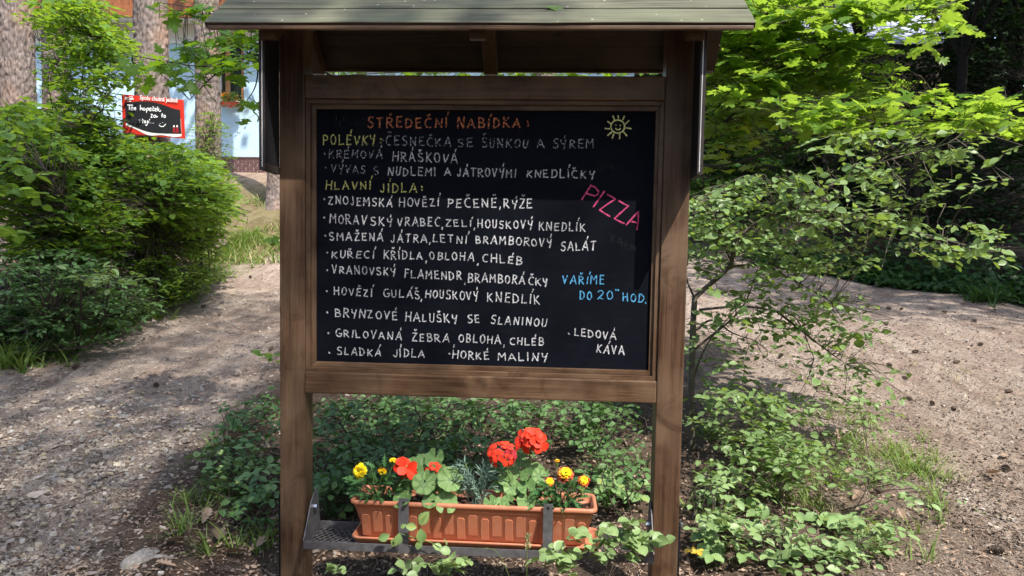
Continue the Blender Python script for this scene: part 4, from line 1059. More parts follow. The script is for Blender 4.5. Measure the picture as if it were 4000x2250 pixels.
LINES = [
 ('c_orange', [('STŘEDEČNÍ', 4, 570, 1320, 238, 236, 96), ('NABÍDKA', 4, 1420, 2008, 238, 240, 92), (':', 5, 498, 530, 236, 236, 85)]),
 ('c_yellow', [('POLÉVKY', 4, 150, 640, 398, 400, 88), (':', 4, 682, 705, 395, 395, 85)]),
 ('c_dim', [('*', 4, 712, 722, 385, 385, 70), ('ČESNEČKA', 4, 740, 1352, 403, 415, 84), ('SE', 4, 1420, 1560, 418, 420, 84), ('ŠUNKOU', 4, 1650, 2076, 425, 430, 84), ('A', 5, 600, 660, 426, 426, 74), ('SÝREM', 5, 750, 1130, 430, 430, 84)]),
 ('c_dim', [('*', 4, 158, 170, 525, 525, 80), ('KRÉMOVÁ', 4, 205, 705, 525, 528, 76)]),
 ('c_white', [('HRÁŠKOVÁ', 4, 805, 1415, 548, 575, 88)]),
 ('c_dim', [('*', 4, 168, 180, 662, 662, 80), ('VÝVAS', 4, 228, 545, 660, 670, 76), ('S', 4, 625, 672, 680, 680, 78)]),
 ('c_white', [('NUDLEMI', 4, 760, 1212, 688, 692, 76), ('A', 4, 1297, 1350, 690, 690, 74), ('JÁTROVÝMI', 4, 1415, 1968, 695, 705, 80), ('KNEDLÍČKY', 5, 500, 1135, 705, 716, 76)]),
 ('c_yellow', [('HLAVNÍ', 4, 175, 600, 820, 820, 80), ('JÍDLA', 4, 690, 1027, 850, 848, 84), (':', 4, 1073, 1095, 842, 842, 80)]),
 ('c_white', [('*', 4, 154, 165, 955, 955, 78), ('ZNOJEMSKÁ', 4, 200, 800, 958, 985, 78), ('HOVĚZÍ', 4, 870, 1243, 980, 980, 80), ('PEČENĚ', 4, 1325, 1785, 988, 990, 82), (',', 4, 1812, 1830, 990, 990, 78), ('RÝŽE', 4, 1855, 2118, 996, 998, 82)]),
 ('c_white', [('*', 4, 158, 170, 1132, 1132, 78), ('MORAV', 4, 215, 555, 1140, 1152, 82), ('SKÝ', 4, 600, 802, 1158, 1165, 76), ('VRABEC', 4, 855, 1250, 1163, 1168, 78), (',', 4, 1266, 1284, 1180, 1180, 70), ('ZELÍ', 4, 1305, 1548, 1168, 1172, 64), (',', 4, 1570, 1588, 1186, 1186, 70), ('HOUSKOVÝ', 4, 1608, 2122, 1182, 1192, 76), ('KNEDLÍK', 5, 618, 1050, 1205, 1215, 78)]),
 ('c_white', [('*', 4, 164, 176, 1296, 1296, 78), ('SMAŽENÁ', 4, 215, 715, 1300, 1308, 70), ('JÁTRA', 4, 790, 1127, 1320, 1320, 76), (',', 4, 1150, 1166, 1328, 1328, 70), ('LETNÍ', 4, 1185, 1503, 1316, 1334, 70), ('BRAMBOROVÝ', 4, 1590, 2305, 1326, 1362, 74), ('SALÁT', 5, 825, 1147, 1396, 1396, 82)]),
 ('c_white', [('*', 6, 168, 180, 122, 122, 68), ('KUŘECÍ', 6, 213, 582, 128, 132, 62), ('KŘÍDLA', 6, 668, 1002, 135, 141, 68), (',', 6, 1028, 1042, 160, 160, 65), ('OBLOHA', 6, 1068, 1447, 140, 156, 68), (',', 6, 1480, 1494, 180, 180, 65), ('CHLÉB', 6, 1525, 1866, 158, 184, 70)]),
 ('c_white', [('*', 6, 168, 180, 268, 268, 66), ('VRANOVSKÝ', 6, 220, 766, 260, 284, 66), ('FLAMENDR', 6, 848, 1342, 300, 320, 75), (',', 6, 1368, 1384, 342, 342, 70), ('BRAMBORÁ', 6, 1402, 1892, 336, 356, 74), ('ČKY', 7, 478, 642, 358, 374, 68)]),
 ('c_white', [('*', 6, 164, 176, 448, 448, 66), ('HOVĚZÍ', 6, 232, 565, 446, 466, 64), ('GULÁŠ', 6, 665, 980, 466, 480, 70), (',', 6, 988, 1004, 490, 490, 70), ('HOUSKOVÝ', 6, 1030, 1484, 474, 496, 72), ('KNEDLÍK', 6, 1568, 2024, 506, 528, 78)]),
 ('c_white', [('*', 6, 171, 183, 632, 632, 66), ('BRYNZOVÉ', 6, 245, 784, 640, 666, 72), ('HALUŠKY', 6, 855, 1302, 678, 690, 74), ('SE', 6, 1400, 1500, 690, 690, 74), ('SLANINOU', 7, 148, 630, 700, 726, 70)]),
 ('c_white', [('*', 6, 176, 188, 822, 822, 66), ('GRILOVANÁ', 6, 250, 822, 812, 842, 66), ('ŽEBRA', 6, 912, 1232, 852, 860, 70), (',', 6, 1272, 1286, 885, 885, 66), ('OBLOHA', 6, 1320, 1682, 860, 876, 72), (',', 6, 1708, 1722, 888, 888, 66), ('CHLÉB', 7, 315, 607, 880, 892, 66)]),
 ('c_white', [('.', 6, 188, 200, 958, 958, 66), ('SLADKÁ', 6, 262, 640, 966, 986, 64), ('JÍDLA', 6, 752, 1017, 988, 996, 68), ('*', 6, 1230, 1242, 1000, 1000, 68), ('HORKÉ', 6, 1265, 1580, 1002, 1012, 68), ('MALINY', 7, 213, 635, 1020, 1026, 66)]),
 ('c_blue', [('VAŘÍME', 7, 775, 1137, 350, 356, 75), ('DO', 7, 925, 1027, 490, 492, 75), ('20', 7, 1075, 1212, 488, 490, 76), ('"', 7, 1228, 1266, 488, 488, 74), ('HOD', 7, 1300, 1477, 500, 516, 68), ('.', 7, 1492, 1502, 520, 520, 60)]),
 ('c_white', [('*', 7, 825, 836, 820, 820, 66), ('LEDOVÁ', 7, 878, 1237, 804, 840, 66), ('KÁVA', 7, 1068, 1312, 950, 972, 72)]),
]
r = np.random.RandomState(77)
for mt, ws in LINES:
    for w in ws:
        V = []; T = []
        word(V, T, w[0], w[1], w[2], w[3], w[4], w[5], w[6], r, .0028 if mt == 'c_orange' else (.0022 if mt != 'c_dim' else .0019), .1 if w[0] == 'SLANINOU' else 0)
        mesh_obj('chalk_word', V, T, M[mt], cb)
def strokes(name, mt, c, sts, hw):
    V = []; T = []
    for st in sts:
        pts = [on_board(*crop(p[0], p[1], c)) for p in st]
        ribbon(V, T, pts, hw, YB, r)
    return mesh_obj(name, V, T, M[mt], cb)
strokes('chalk_word', 'c_pink', 5, [[(1110, 780), (1020, 918)], [(1105, 782), (1150, 802), (1178, 838), (1172, 870), (1140, 882), (1065, 858)],
        [(1235, 838), (1130, 985)], [(1262, 868), (1338, 912)], [(1338, 912), (1190, 1015)], [(1190, 1015), (1288, 1076)],
        [(1370, 928), (1460, 978)], [(1460, 978), (1330, 1095)], [(1330, 1095), (1420, 1142)], [(1555, 1030), (1440, 1157)], [(1555, 1030), (1540, 1202)], [(1478, 1122), (1552, 1140)]], .0028)
circ_ = [(1360+65*math.cos(t), 228+62*math.sin(t)) for t in np.linspace(-2, 4.4, 26)]
strokes('chalk_sun', 'c_sun', 5, [circ_, [(1315, 128), (1330, 165)], [(1363, 125), (1366, 150)], [(1422, 130), (1408, 165)], [(1465, 172), (1435, 202)], [(1440, 240), (1488, 248)],
        [(1415, 280), (1445, 315)], [(1378, 300), (1377, 342)], [(1322, 300), (1308, 340)], [(1305, 278), (1265, 312)], [(1285, 248), (1240, 245)], [(1300, 205), (1265, 180)]], .0025)
strokes('chalk_face', 'c_sun', 5, [[(1341, 211), (1344, 217)], [(1384, 213), (1382, 220)], [(1340, 244), (1350, 256), (1364, 260), (1378, 254), (1384, 244)]], .0022)
# ghost of wiped-off writing
M['c_ghost'] = chalkmat('wiped_chalk', (.019, .020, .024), .5)
for w in (('NPOLN', 4, 270, 560, 215, 215, 75), ('DKA', 4, 470, 720, 420, 420, 70), ('EH', 5, 1160, 1320, 655, 655, 80), ('VAKH', 5, 1290, 1530, 1310, 1420, 80)):
    V = []; T = []; word(V, T, *w, r, .004); mesh_obj('wiped_chalk_trace', V, T, M['c_ghost'], cb)

# ================================================================== RED SIGN ON THE PINE
SY = 9.66
c0 = P(598, 455, SY)
A_ = P(475, 368, SY); B_ = P(716, 390, SY+.02); C_ = P(722, 541, SY+.02); D_ = P(480, 523, SY)
sgn = empty('chalk_sign', c0, 'red framed chalk sign nailed to the pine trunk with handwritten message', 'sign')
def SG(u, v, off=0.0):  # u,v in sign picture (0..1), bilinear on the board
    p = (A_*(1-u)+B_*u)*(1-v)+(D_*(1-u)+C_*u)*v; return p-c0-np.array([0, off, 0])
def sgpoly(name, uv, mat, off, parent, th=.0):
    v = [SG(a, b, off) for a, b in uv]; n = len(v)
    if th:
        v += [q+np.array([0, th, 0]) for q in v]
        f = [tuple(range(n)), tuple(range(2*n-1, n-1, -1))]+[(i, (i+1) % n, n+(i+1) % n, n+i) for i in range(n)]
    else: f = [tuple(range(n))]
    return mesh_obj(name, v, f, mat, parent)
pan = sgpoly('panel', [(0, 0), (1, 0), (1, 1), (0, 1)], M['signred'], 0, sgn, .012)
top = [(.055+.89*t, .215-.09*math.sin(math.pi*min(1, t*1.15))*1.0-.0+(.16*max(0, t-.55)**1.3)) for t in np.linspace(0, 1, 14)]
bot = [(.95-.89*t, .90-.24*max(0, t-.5)**1.6*2.2+.03*math.sin(math.pi*t)) for t in np.linspace(0, 1, 14)]
sgpoly('white_band', [(.055, .50)]+[(.95, .50)]+[(x, y+.05+.02*math.sin(i)) for i, (x, y) in enumerate(bot)], M['signwhite'], .004, sgn)
sgpoly('slate_field', top+[(x, y-.02) for x, y in bot], M['signblack'], .008, sgn)
# dimensions in crop (440,340) scale 6.5875: u,v from pixels
def suv(px, py):
    q = np.array([440+px/6.5875, 340+py/6.5875])
    a = np.array([475, 368.]); b = np.array([716, 390.]); d = np.array([480, 523.])
    M_ = np.stack([b-a, d-a], 1); uv = np.linalg.solve(M_, q-a); return uv
def sgstrokes(name, sts, hw, mat, off=.012):
    V = []; T = []
    for st in sts:
        p = np.array([SG(*suv(*q), off) for q in st])
        if len(p) > 2: p = curve(p, 12)
        d = np.gradient(p, axis=0); d = unit(d); nn = np.stack([-d[:, 2], d[:, 1]*0, d[:, 0]], 1); nn = unit(nn); b = len(V)
        for i in range(len(p)):
            for s in (1, -1): V.append(p[i]+nn[i]*hw*s)
        for i in range(len(p)-1): a = b+2*i; T.append((a, a+1, a+3, a+2))
    return mesh_obj(name, V, T, mat, sgn)
HW_ = [[(385, 462), (450, 468), (535, 470)], [(440, 470), (442, 600)],                                   # T
       [(480, 560), (530, 545), (510, 515), (475, 550), (490, 600), (540, 590)], [(560, 530), (565, 600)], [(565, 560), (600, 530), (605, 600)],
       [(725, 465), (722, 605)], [(725, 560), (765, 545), (770, 600)],
       [(815, 540), (785, 575), (815, 610), (850, 580), (815, 540)], [(880, 555), (882, 670)], [(880, 570), (920, 545), (935, 590), (885, 610)],
       [(955, 590), (1005, 570), (985, 540), (950, 580), (970, 620), (1010, 610)], [(1085, 550), (1040, 570), (1045, 615), (1090, 615)], [(1035, 512), (1050, 525), (1070, 512)],
       [(1100, 595), (1140, 580), (1120, 550), (1095, 595), (1120, 630), (1145, 625)], [(1170, 510), (1168, 625)], [(1215, 570), (1175, 590), (1225, 640), (1250, 600)],
       [(990, 710), (1030, 715), (995, 790), (1035, 790)], [(1110, 725), (1065, 750), (1075, 790), (1115, 780), (1120, 730)], [(1120, 730), (1130, 785), (1175, 765)],
       [(1285, 680), (1275, 795)], [(1260, 735), (1310, 725)], [(1345, 730), (1320, 765), (1345, 800), (1372, 765), (1345, 730)],
       [(730, 850), (690, 855), (720, 900), (690, 915)], [(775, 820), (785, 940)], [(745, 870), (815, 860)], [(840, 870), (820, 905), (845, 935), (865, 900), (840, 870)],
       [(905, 870), (900, 960), (880, 1000), (850, 975)], [(935, 880), (938, 940)], [(965, 830), (955, 865)], [(983, 935), (990, 940)], [(1020, 938), (1027, 942)], [(1058, 940), (1067, 943)],
       [(1225, 950), (1235, 955)], [(1290, 920), (1298, 930)], [(1200, 990), (1240, 1025), (1310, 1030), (1375, 965)]]
for a_, b_ in ((0, 5), (5, 16), (16, 19), (19, 22), (22, 32), (32, 35)): sgstrokes('handwritten_word' if a_ < 32 else 'smiley', HW_[a_:b_], .0052, M['c_marker'])
# wordmark drawn in loops: coca / cola
LOGO = [[(345, 235), (330, 250), (330, 320), (345, 325)], [(375, 265), (350, 285), (360, 325), (385, 300), (375, 265)], [(425, 265), (395, 290), (405, 325), (430, 318)], [(440, 275), (430, 322), (455, 300), (458, 325)],
        [(505, 245), (455, 250), (435, 290), (440, 330)], [(475, 285), (462, 305), (478, 325), (490, 300), (475, 285)], [(515, 235), (500, 330)], [(520, 285), (508, 310), (525, 325), (532, 290), (540, 330)], [(372, 362), (485, 368)]]
sgstrokes('wordmark', LOGO, .0042, M['signwhite'], .006)
q0 = SG(*suv(700, 318), .006); q1 = SG(*suv(1690, 405), .006)
t_ = text_obj('slogan', 'Spolu chutná jedině', 1.0, .0, M['signwhite'], sgn, tuple(q0), (math.pi/2, -math.atan2((q1-q0)[2], (q1-q0)[0]), 0), .02)
wd = max(v.co.x for v in t_.data.vertices); sc_ = np.linalg.norm(q1-q0)/wd; t_.scale = (sc_, sc_*1.25, sc_)
# two small bottles printed at the lower right
for bx_ in (1585, 1665):
    sgpoly('bottle_print', [tuple(suv(bx_-12, 1000)), tuple(suv(bx_+14, 1000)), tuple(suv(bx_+30, 1060)), tuple(suv(bx_+34, 1200)), tuple(suv(bx_-28, 1200)), tuple(suv(bx_-26, 1060))], M['darkred'], .0125, sgn)
    sgpoly('bottle_cap_print', [tuple(suv(bx_-12, 998)), tuple(suv(bx_+14, 998)), tuple(suv(bx_+28, 1050)), tuple(suv(bx_-24, 1050))], M['signwhite'], .014, sgn)

# ================================================================== PLANTER
def rrect(x0, x1, y0, y1, rad, n=6):
    out = []
    for (cx, cy, a0) in ((x1-rad, y0+rad, -90), (x1-rad, y1-rad, 0), (x0+rad, y1-rad, 90), (x0+rad, y0+rad, 180)):
        for i in range(n+1):
            a = math.radians(a0+90*i/n); out.append((cx+rad*math.cos(a), cy+rad*math.sin(a)))
    return out
def loft(name, secs, mat, parent, cap=True):
    V = []; F = []; m = len(secs[0][0])
    for pts, z in secs: V += [(p[0], p[1], z) for p in pts]
    for k in range(len(secs)-1):
        for i in range(m):
            j = (i+1) % m; F.append((k*m+i, k*m+j, (k+1)*m+j, (k+1)*m+i))
    if cap: F.append(tuple(range(m))[::-1]); F.append(tuple((len(secs)-1)*m+i for i in range(m)))
    o = mesh_obj(name, V, F, mat, parent, True)
    return o
PX0, PX1, PY0, PY1 = -.613, .347, -.096, .094
pl = lw_empty('planter', -.133, 0, -1.172, 'terracotta coloured plastic window box planter full of flowers on the steel shelf', 'planter')
def pr(e, zz): return rrect(PX0+e+.133, PX1-e+.133, PY0+e, PY1-e, .03-min(e, .02)*.5)
h_ = .166
loft('body', [(pr(.050, 0), .006), (pr(.046, 0), .012), (pr(.016, 0), h_-.035), (pr(.014, 0), h_-.032), (pr(.012, 0), h_-.018), (pr(.002, 0), h_-.016), (pr(0, 0), h_-.012), (pr(0, 0), h_-.004), (pr(.003, 0), h_), (pr(.010, 0), h_+.001),
              (pr(.0145, 0), h_-.002), (pr(.016, 0), h_-.012), (pr(.022, 0), h_-.035)], M['terracotta'], pl)
V = []; T = []
n = 19
for i in range(n):     # moulded tongues on the front face
    xc = -.42+i*.0467
    if i % 2 == 0: za, zb2, pr_, w = .014, .108, .0026, .017
    else: za, zb2, pr_, w = .030, .122, .0012, .0195
    def yf(z): return PY0+.046-(.030*(z-.012)/(h_-.047))
    b = len(V)
    for (dx, z) in ((-w, za), (w, za), (w, zb2-.008), (w-.007, zb2), (-w+.007, zb2), (-w, zb2-.008)):
        V.append((xc+dx, yf(z)+.002, z))
    for (dx, z) in ((-w+.002, za+.002), (w-.002, za+.002), (w-.002, zb2-.009), (w-.008, zb2-.002), (-w+.008, zb2-.002), (-w+.002, zb2-.009)):
        V.append((xc+dx, yf(z)-pr_, z))
    T += [tuple(b+6+k for k in range(6))]+[(b+k, b+(k+1) % 6, b+6+(k+1) % 6, b+6+k) for k in range(6)]
mesh_obj('front_relief', V, T, M['terracotta'], pl)
# soil surface
sx = np.linspace(PX0+.133+.024, PX1+.133-.024, 110); sy = np.linspace(PY0+.024, PY1-.024, 22); SX, SY_ = np.meshgrid(sx, sy)
SZ = h_-.034+.022*(fbm(SX*40, SY_*40, 3, 8)-.4)+.012*(fbm(SX*12, SY_*12, 2, 3)-.4)
ii = np.arange(SX.size).reshape(SX.shape); Qs = np.stack([ii[:-1, :-1], ii[:-1, 1:], ii[1:, 1:], ii[1:, :-1]], -1).reshape(-1, 4)
obj_of(tri_mesh('soil', np.stack([SX, SY_, SZ], -1).reshape(-1, 3), Qs, M['soil']), 'soil', pl)
sa = lw_empty('planter_saucer', -.122, 0, -1.192, 'shallow terracotta coloured drip tray under the planter, poking out at its right end', 'saucer')
def sr(e): return rrect(-.605+e+.122, .362-e+.122, -.1+e*.8, .097-e*.8, .03)
loft('tray', [(sr(.022), 0), (sr(.018), .003), (sr(.006), .034), (sr(0), .036), (sr(0), .044), (sr(.004), .045), (sr(.008), .040), (sr(.022), .006), (sr(.030), .006)], M['terracotta'], sa)
sa.rotation_euler[1] = .004

# ---- flowers
def stem_path(a, b, r, bend=.02):
    a = np.asarray(a, float); b = np.asarray(b, float)
    return curve([a, (a+b)/2+r.normal(0, bend, 3)*[1, 1, .3], b], 6)
def flower_head(parent, c, rad, n, layers, mats, r, up=(0, -.3, 1), templ=ROUND, cup=.4, size=None, name='petal', off=.12, ruf=.15):
    """petals as parts around an axis"""
    up = unit(np.array(up, float)); a1 = unit(np.cross(up, [1, 0, .2])); a2 = np.cross(up, a1)
    for l in range(layers):
        f = 1-l/(layers+.3)
        for k in range(max(4, int(n*(.5+.5*f)))):
            a = 6.283*k/max(4, int(n*(.5+.5*f)))+l*.5+r.normal(0, .12)
            o_ = a1*math.cos(a)+a2*math.sin(a)
            el = cup+(1-f)*1.0
            d = unit(o_*math.cos(el)+up*math.sin(el)); nr = unit(up*math.cos(el)-o_*math.sin(el))+r.normal(0, ruf, 3)
            p = c+o_*rad*off*f+up*rad*.12*l
            s = (size or rad)*(.62+.38*f)*r.uniform(.85, 1.1)
            leaf_parts(parent, np.array([p]), np.array([d]), np.array([nr]), np.array([s]), templ, M[mats[min(l, len(mats)-1)]], name)
def plant_at(name, px, py, off, label, cat):
    q = L(px, py, off); return lw_empty(name, q[0], off, -1.172+h_-.034, label, cat), q[0]
def rel(e_x, px, py, off, zbase=-1.172+h_-.034):
    q = L(px, py, off); return np.array([q[0]-e_x, off, q[2]-zbase])
PETAL = fan([(.03, .06), (.25, .25), (.55, .42), (.8, .40), (.97, .15)], [0, .3, .65, 1.0], .06, .25)
# geraniums
GS3 = [geran_tint(geran_t(k)) for k in (1, 4, 9)]
def geranium(px, off, label, leaves, heads, seed):
    r = np.random.RandomState(seed); e, ex = plant_at('geranium', px, 1960, off, label, 'geranium')
    paths = []; P_, D_l, N_, S_ = [], [], [], []
    for (lx, ly, w, yo) in leaves:
        c = rel(ex, lx, ly, yo); paths.append((stem_path([r.normal(0, .01), 0+off*0, 0], c, r, .012), .0018))
        s = w/F_PX*2.75; az = r.rand()*6.283
        nr = unit(np.array([r.normal(0, .35), -.85+r.normal(0, .2), .75])); d = unit(np.cross(nr, [math.cos(az), .2, math.sin(az)]))
        d = d-nr*(d@nr); d = unit(d)
        P_.append(c-d*s*.32); D_l.append(d); N_.append(nr); S_.append(s)
    leaf_parts(e, np.array(P_), np.array(D_l), np.array(N_), np.array(S_), GS3, M['geran'])
    for hd in heads:
        (hx, hy, R_, nf, fs, mt, yo) = hd
        c = rel(ex, hx, hy, yo); paths.append((stem_path([0, 0, 0], c-[0, 0, .01], r, .008), .0024))
        Rm = R_/F_PX*2.75; fsz = fs/F_PX*2.75
        hb = None
        for k in range(nf):
            ph = 2.399*k; zz = 1-1.7*(k+.5)/nf; q = math.sqrt(max(0, 1-zz*zz))
            v_ = np.array([q*math.cos(ph), q*math.sin(ph), zz])
            if v_[1] > .55: continue
            fc = c+v_*Rm*[1, .8, .9]*r.uniform(.65, 1.3)
            flower_head(e, fc, fsz*.5, 5, 1, [mt[k % len(mt)]], r, unit(v_+[0, -.5, .25]), PETAL, r.uniform(0, .35), fsz*.52)
            paths.append((np.array([c-[0, 0, Rm*.3], fc]), .0009))
    tubes('stem', paths, M['stem'], e, 5)
    return e
geranium(1690, -.01, 'left geranium with two small red blooms and round scalloped leaves',
         [(1578, 1942, 88, -.07), (1655, 1888, 92, -.06), (1628, 1850, 70, 0), (1700, 1855, 80, -.03), (1757, 1870, 98, -.05), (1700, 1920, 60, -.03), (1745, 1960, 88, -.07), (1680, 1955, 60, -.075),
          (1700, 1790, 84, .04), (1610, 1815, 66, .02), (1560, 1900, 60, 0), (1740, 1915, 55, 0), (1650, 1800, 62, .05), (1790, 1905, 50, .02), (1600, 1880, 64, -.03), (1718, 1840, 66, .01)],
         [(1585, 1825, 12, 3, 92, ['red'], -.05), (1692, 1830, 14, 4, 54, ['red'], -.01)], 61)
geranium(2050, 0, 'right geranium with two tall red flower heads above its leaves',
         [(2000, 1905, 66, -.03), (2058, 1900, 72, -.04), (2058, 1855, 60, -.02), (1985, 1955, 52, -.07), (2060, 1955, 80, -.07), (2040, 1798, 66, .06), (2105, 1860, 66, 0), (1975, 1870, 62, 0),
          (1915, 1960, 52, -.06), (1950, 1962, 40, -.065), (2000, 1850, 58, .03), (2090, 1840, 70, .03), (2125, 1850, 48, .03), (1950, 1900, 55, .01), (2030, 1930, 60, -.01), (2100, 1900, 50, .0)],
         [(1965, 1778, 44, 15, 50, ['red', 'red', 'darkred'], -.03), (2078, 1722, 34, 10, 80, ['red'], -.01)], 62)
# marigolds
FERN = fan([(.08, .03), (.2, .17), (.24, .05), (.36, .24), (.42, .06), (.54, .24), (.60, .06), (.72, .18), (.78, .05), (.98, .02)], [0, .25, .5, .75, 1.], .1, .3)
def marigold(px, off, label, blob, n, heads, seed):
    r = np.random.RandomState(seed); e, ex = plant_at('marigold', px, 1960, off, label, 'marigold')
    P_, D_l, paths = [], [], []
    (bx0, by0, rx, ry_) = blob
    for k in range(n):
        a = r.rand()*6.283; q = r.rand()**.5
        c = rel(ex, bx0+rx*q*math.cos(a), by0+ry_*q*math.sin(a), off+r.uniform(-.05, .04)); P_.append(c)
        D_l.append(unit(c*[1, 1, .4]+[0, -.04, .02]+r.normal(0, .02, 3)))
        if k % 3 == 0: paths.append((stem_path([0, 0, 0], c, r, .01), .0014))
    leaf_parts(e, np.array(P_), np.array(D_l), np.array([0, -.4, .9])+r.normal(0, .35, (n, 3)), .038+.02*r.rand(n), FERN, M['marig'])
    for (hx, hy, R_, np_, ly, mt, up_, yo) in heads:
        c = rel(ex, hx, hy, yo); Rm = R_/F_PX*2.75
        paths.append((stem_path([0, 0, 0], c-[0, 0, .008], r, .01), .0018))
        flower_head(e, c, Rm, int(np_*1.3), ly+1, mt, r, up_, PETAL, .1, Rm*.72, off=.38, ruf=.4)
        tb = np.array([c-[0, 0, .026], c-[0, 0, .012], c-[0, 0, .002]]); o = tubes('bud', [(tb, [.003, .0065, .006])], M['stem'], e, 8)
    tubes('stem', paths, M['stem'], e, 5)
marigold(1490, -.01, 'left marigold plant with yellow blooms at the planter end', (1480, 1890, 95, 70), 120,
         [(1408, 1838, 29, 10, 4, ['yellow'], (-.3, -.9, .3), -.05), (1497, 1838, 17, 9, 3, ['orange', 'yellow'], (.1, -.9, -.4), -.03), (1539, 1795, 15, 7, 2, ['yellow'], (0, -.2, 1), 0)], 63)
marigold(2195, -.01, 'right marigold plant with rust and orange blooms', (2185, 1930, 85, 58), 120,
         [(2208, 1850, 31, 12, 4, ['rust', 'rust', 'orange', 'yellow'], (0, -.7, .7), -.04), (2280, 1875, 23, 10, 4, ['rust', 'rust', 'orange', 'yellow'], (0, -.8, .55), -.02), (2148, 1878, 17, 9, 3, ['rust', 'orange', 'yellow'], (0, -.8, .5), -.04),
          (2176, 1797, 11, 7, 2, ['orange', 'yellow'], (0, -.1, 1), .01), (2108, 1893, 13, 8, 2, ['orange'], (-.3, -.8, .3), .0), (2272, 1905, 9, 7, 2, ['yellow'], (0, -.8, .3), -.03)], 64)
# carnation tuft
r = np.random.RandomState(65); e, ex = plant_at('carnation', 1862, 1960, -.01, 'blue-grey narrow leaved carnation tuft in the middle of the planter', 'carnation')
paths = []; P_, D_l, N_ = [], [], []
for k in range(26):
    tip = rel(ex, 1862+r.uniform(-85, 95), r.uniform(1800, 1930), -.01+r.uniform(-.05, .05)); b0 = np.array([r.normal(0, .02), r.normal(0, .015), 0])
    c = curve([b0, (b0+tip)/2+[0, 0, .02], tip], 8); paths.append((c, .0012))
    for j in range(2, len(c)):
        for s in (1, -1):
            P_.append(c[j]); t = unit(c[j]-c[j-1]); sd = unit(np.cross(t, r.normal(0, 1, 3))); D_l.append(unit(t*.8+sd*.8*s)); N_.append(r.normal(0, 1, 3)+[0, 0, .6])
foliage(e, (0, 0, 0), np.array(P_), np.array(D_l), np.array(N_), np.full(len(P_), .036), NARROW, M['carn'], 0)
e2 = e; tubes('stem', paths, M['carn'], e, 4)
for (bx_, by_) in ((1822, 1818), (1850, 1872)):
    c = rel(ex, bx_, by_, -.03); tubes('bud', [(np.array([c-[0, 0, .012], c, c+[0, 0, .012]]), [.002, .004, .0015])], M['stem'], e, 6)

# ================================================================== SHRUBS AND TREES IN LEAF
r = np.random.RandomState(90)
# field maple behind the board: trunk hidden by the right post, limbs to the right and left
tb = np.array([.95, 5.3, gz1(.95, 5.3)-.05])
mt_ = empty('field_maple', tb, 'field maple spreading bright yellow-green lobed leaves to the right of the board', 'maple tree')
PM = lambda a, b, Y: P(a, b, Y+.55)
fork = PM(2690, 640, 5.2); 
limbs = [[tb, tb+[.02, 0, .9], fork, PM(2961, 360, 4.9), PM(3150, 150, 4.7), PM(3250, -60, 4.6)],
         [fork, PM(2860, 640, 4.9), PM(3247, 509, 4.5), PM(3420, 484, 4.2), PM(3818, 460, 3.9), PM(4050, 400, 3.8)],
         [PM(2961, 360, 4.9), PM(2960, 100, 4.8), PM(3180, 30, 4.5), PM(3445, 40, 4.3), PM(3640, 37, 4.2)],
         [PM(2961, 360, 4.9), PM(3150, 250, 4.6), PM(3350, 190, 4.4), PM(3600, 300, 4.3)],
         [PM(2961, 360, 4.9), PM(2850, 250, 5.2), PM(2800, 80, 5.3)],
         [fork, PM(2830, 450, 5.3), PM(2900, 250, 5.5)]]
pm_ = []
for i, l in enumerate(limbs):
    c = curve(l, 22); pm_.append((c, np.linspace(.026 if i == 0 else .010, .0035, len(c))))
cent = np.concatenate([ell(3000, 170, 330, 250, 4.75, 6.2, 300, r), ell(3350, 90, 420, 120, 4.55, 5.6, 80, r), ell(3500, 20, 300, 45, 4.55, 5.2, 26, r), ell(3250, 330, 260, 200, 4.75, 5.8, 90, r),
                       ell(3480, 430, 480, 85, 4.25, 5.1, 72, r), ell(3850, 470, 220, 75, 4.05, 4.6, 26, r), ell(2850, 420, 140, 250, 5.35, 6.2, 80, r), ell(2870, 120, 100, 150, 5.05, 6.0, 60, r)])
pts, d, nr, sz, tw = sprays(cent, 5, .28, .108, r, .30, .12, 0, .35)
nr[:, 1] -= .12
allp = np.concatenate([c for c, _ in pm_])
for t in tw:
    k = np.argmin(((allp-t[0])**2).sum(1)); pm_.append((np.vstack([allp[k], (allp[k]+t[0])/2+r.normal(0, .02, 3), t[0], t[1], t[2]]), [.003, .0025, .002, .0016, .001]))
tubes('trunk', [(c-tb, q) for c, q in pm_], M['twig'], mt_, 5)
foliage(mt_, tb, pts, d, nr, sz, MAPLES, M['maple'], 298)
# second field maple, left of the board
tb = np.array([-.9, 5.2, gz1(-.9, 5.2)-.05])
ml = empty('field_maple', tb, 'field maple branch of lobed leaves hanging left of the board before the red sign', 'maple tree')
fk = P(1300, 300, 4.7)
limbs = [[tb, tb+[0, 0, 1.0], P(1230, 700, 4.8), fk, P(1350, 100, 4.8)], [fk, P(1100, 200, 4.4), P(1012, 213, 4.2), P(821, 258, 4.0), P(652, 241, 3.8), P(473, 208, 3.7)],
         [fk, P(1050, 110, 4.3), P(900, 60, 4.2), P(760, 30, 4.2), P(620, 10, 4.1)], [P(900, 250, 4.1), P(830, 300, 4.1), P(740, 390, 4.1)], [fk, P(1500, 285, 4.8), P(1900, 270, 5.0), P(2200, 280, 5.0)],
         [P(1012, 213, 4.2), P(1000, 330, 4.2), P(960, 400, 4.2)]]
pm_ = []
for i, l in enumerate(limbs):
    c = curve(l, 20); pm_.append((c, np.linspace(.02 if i == 0 else .006, .0022, len(c))))
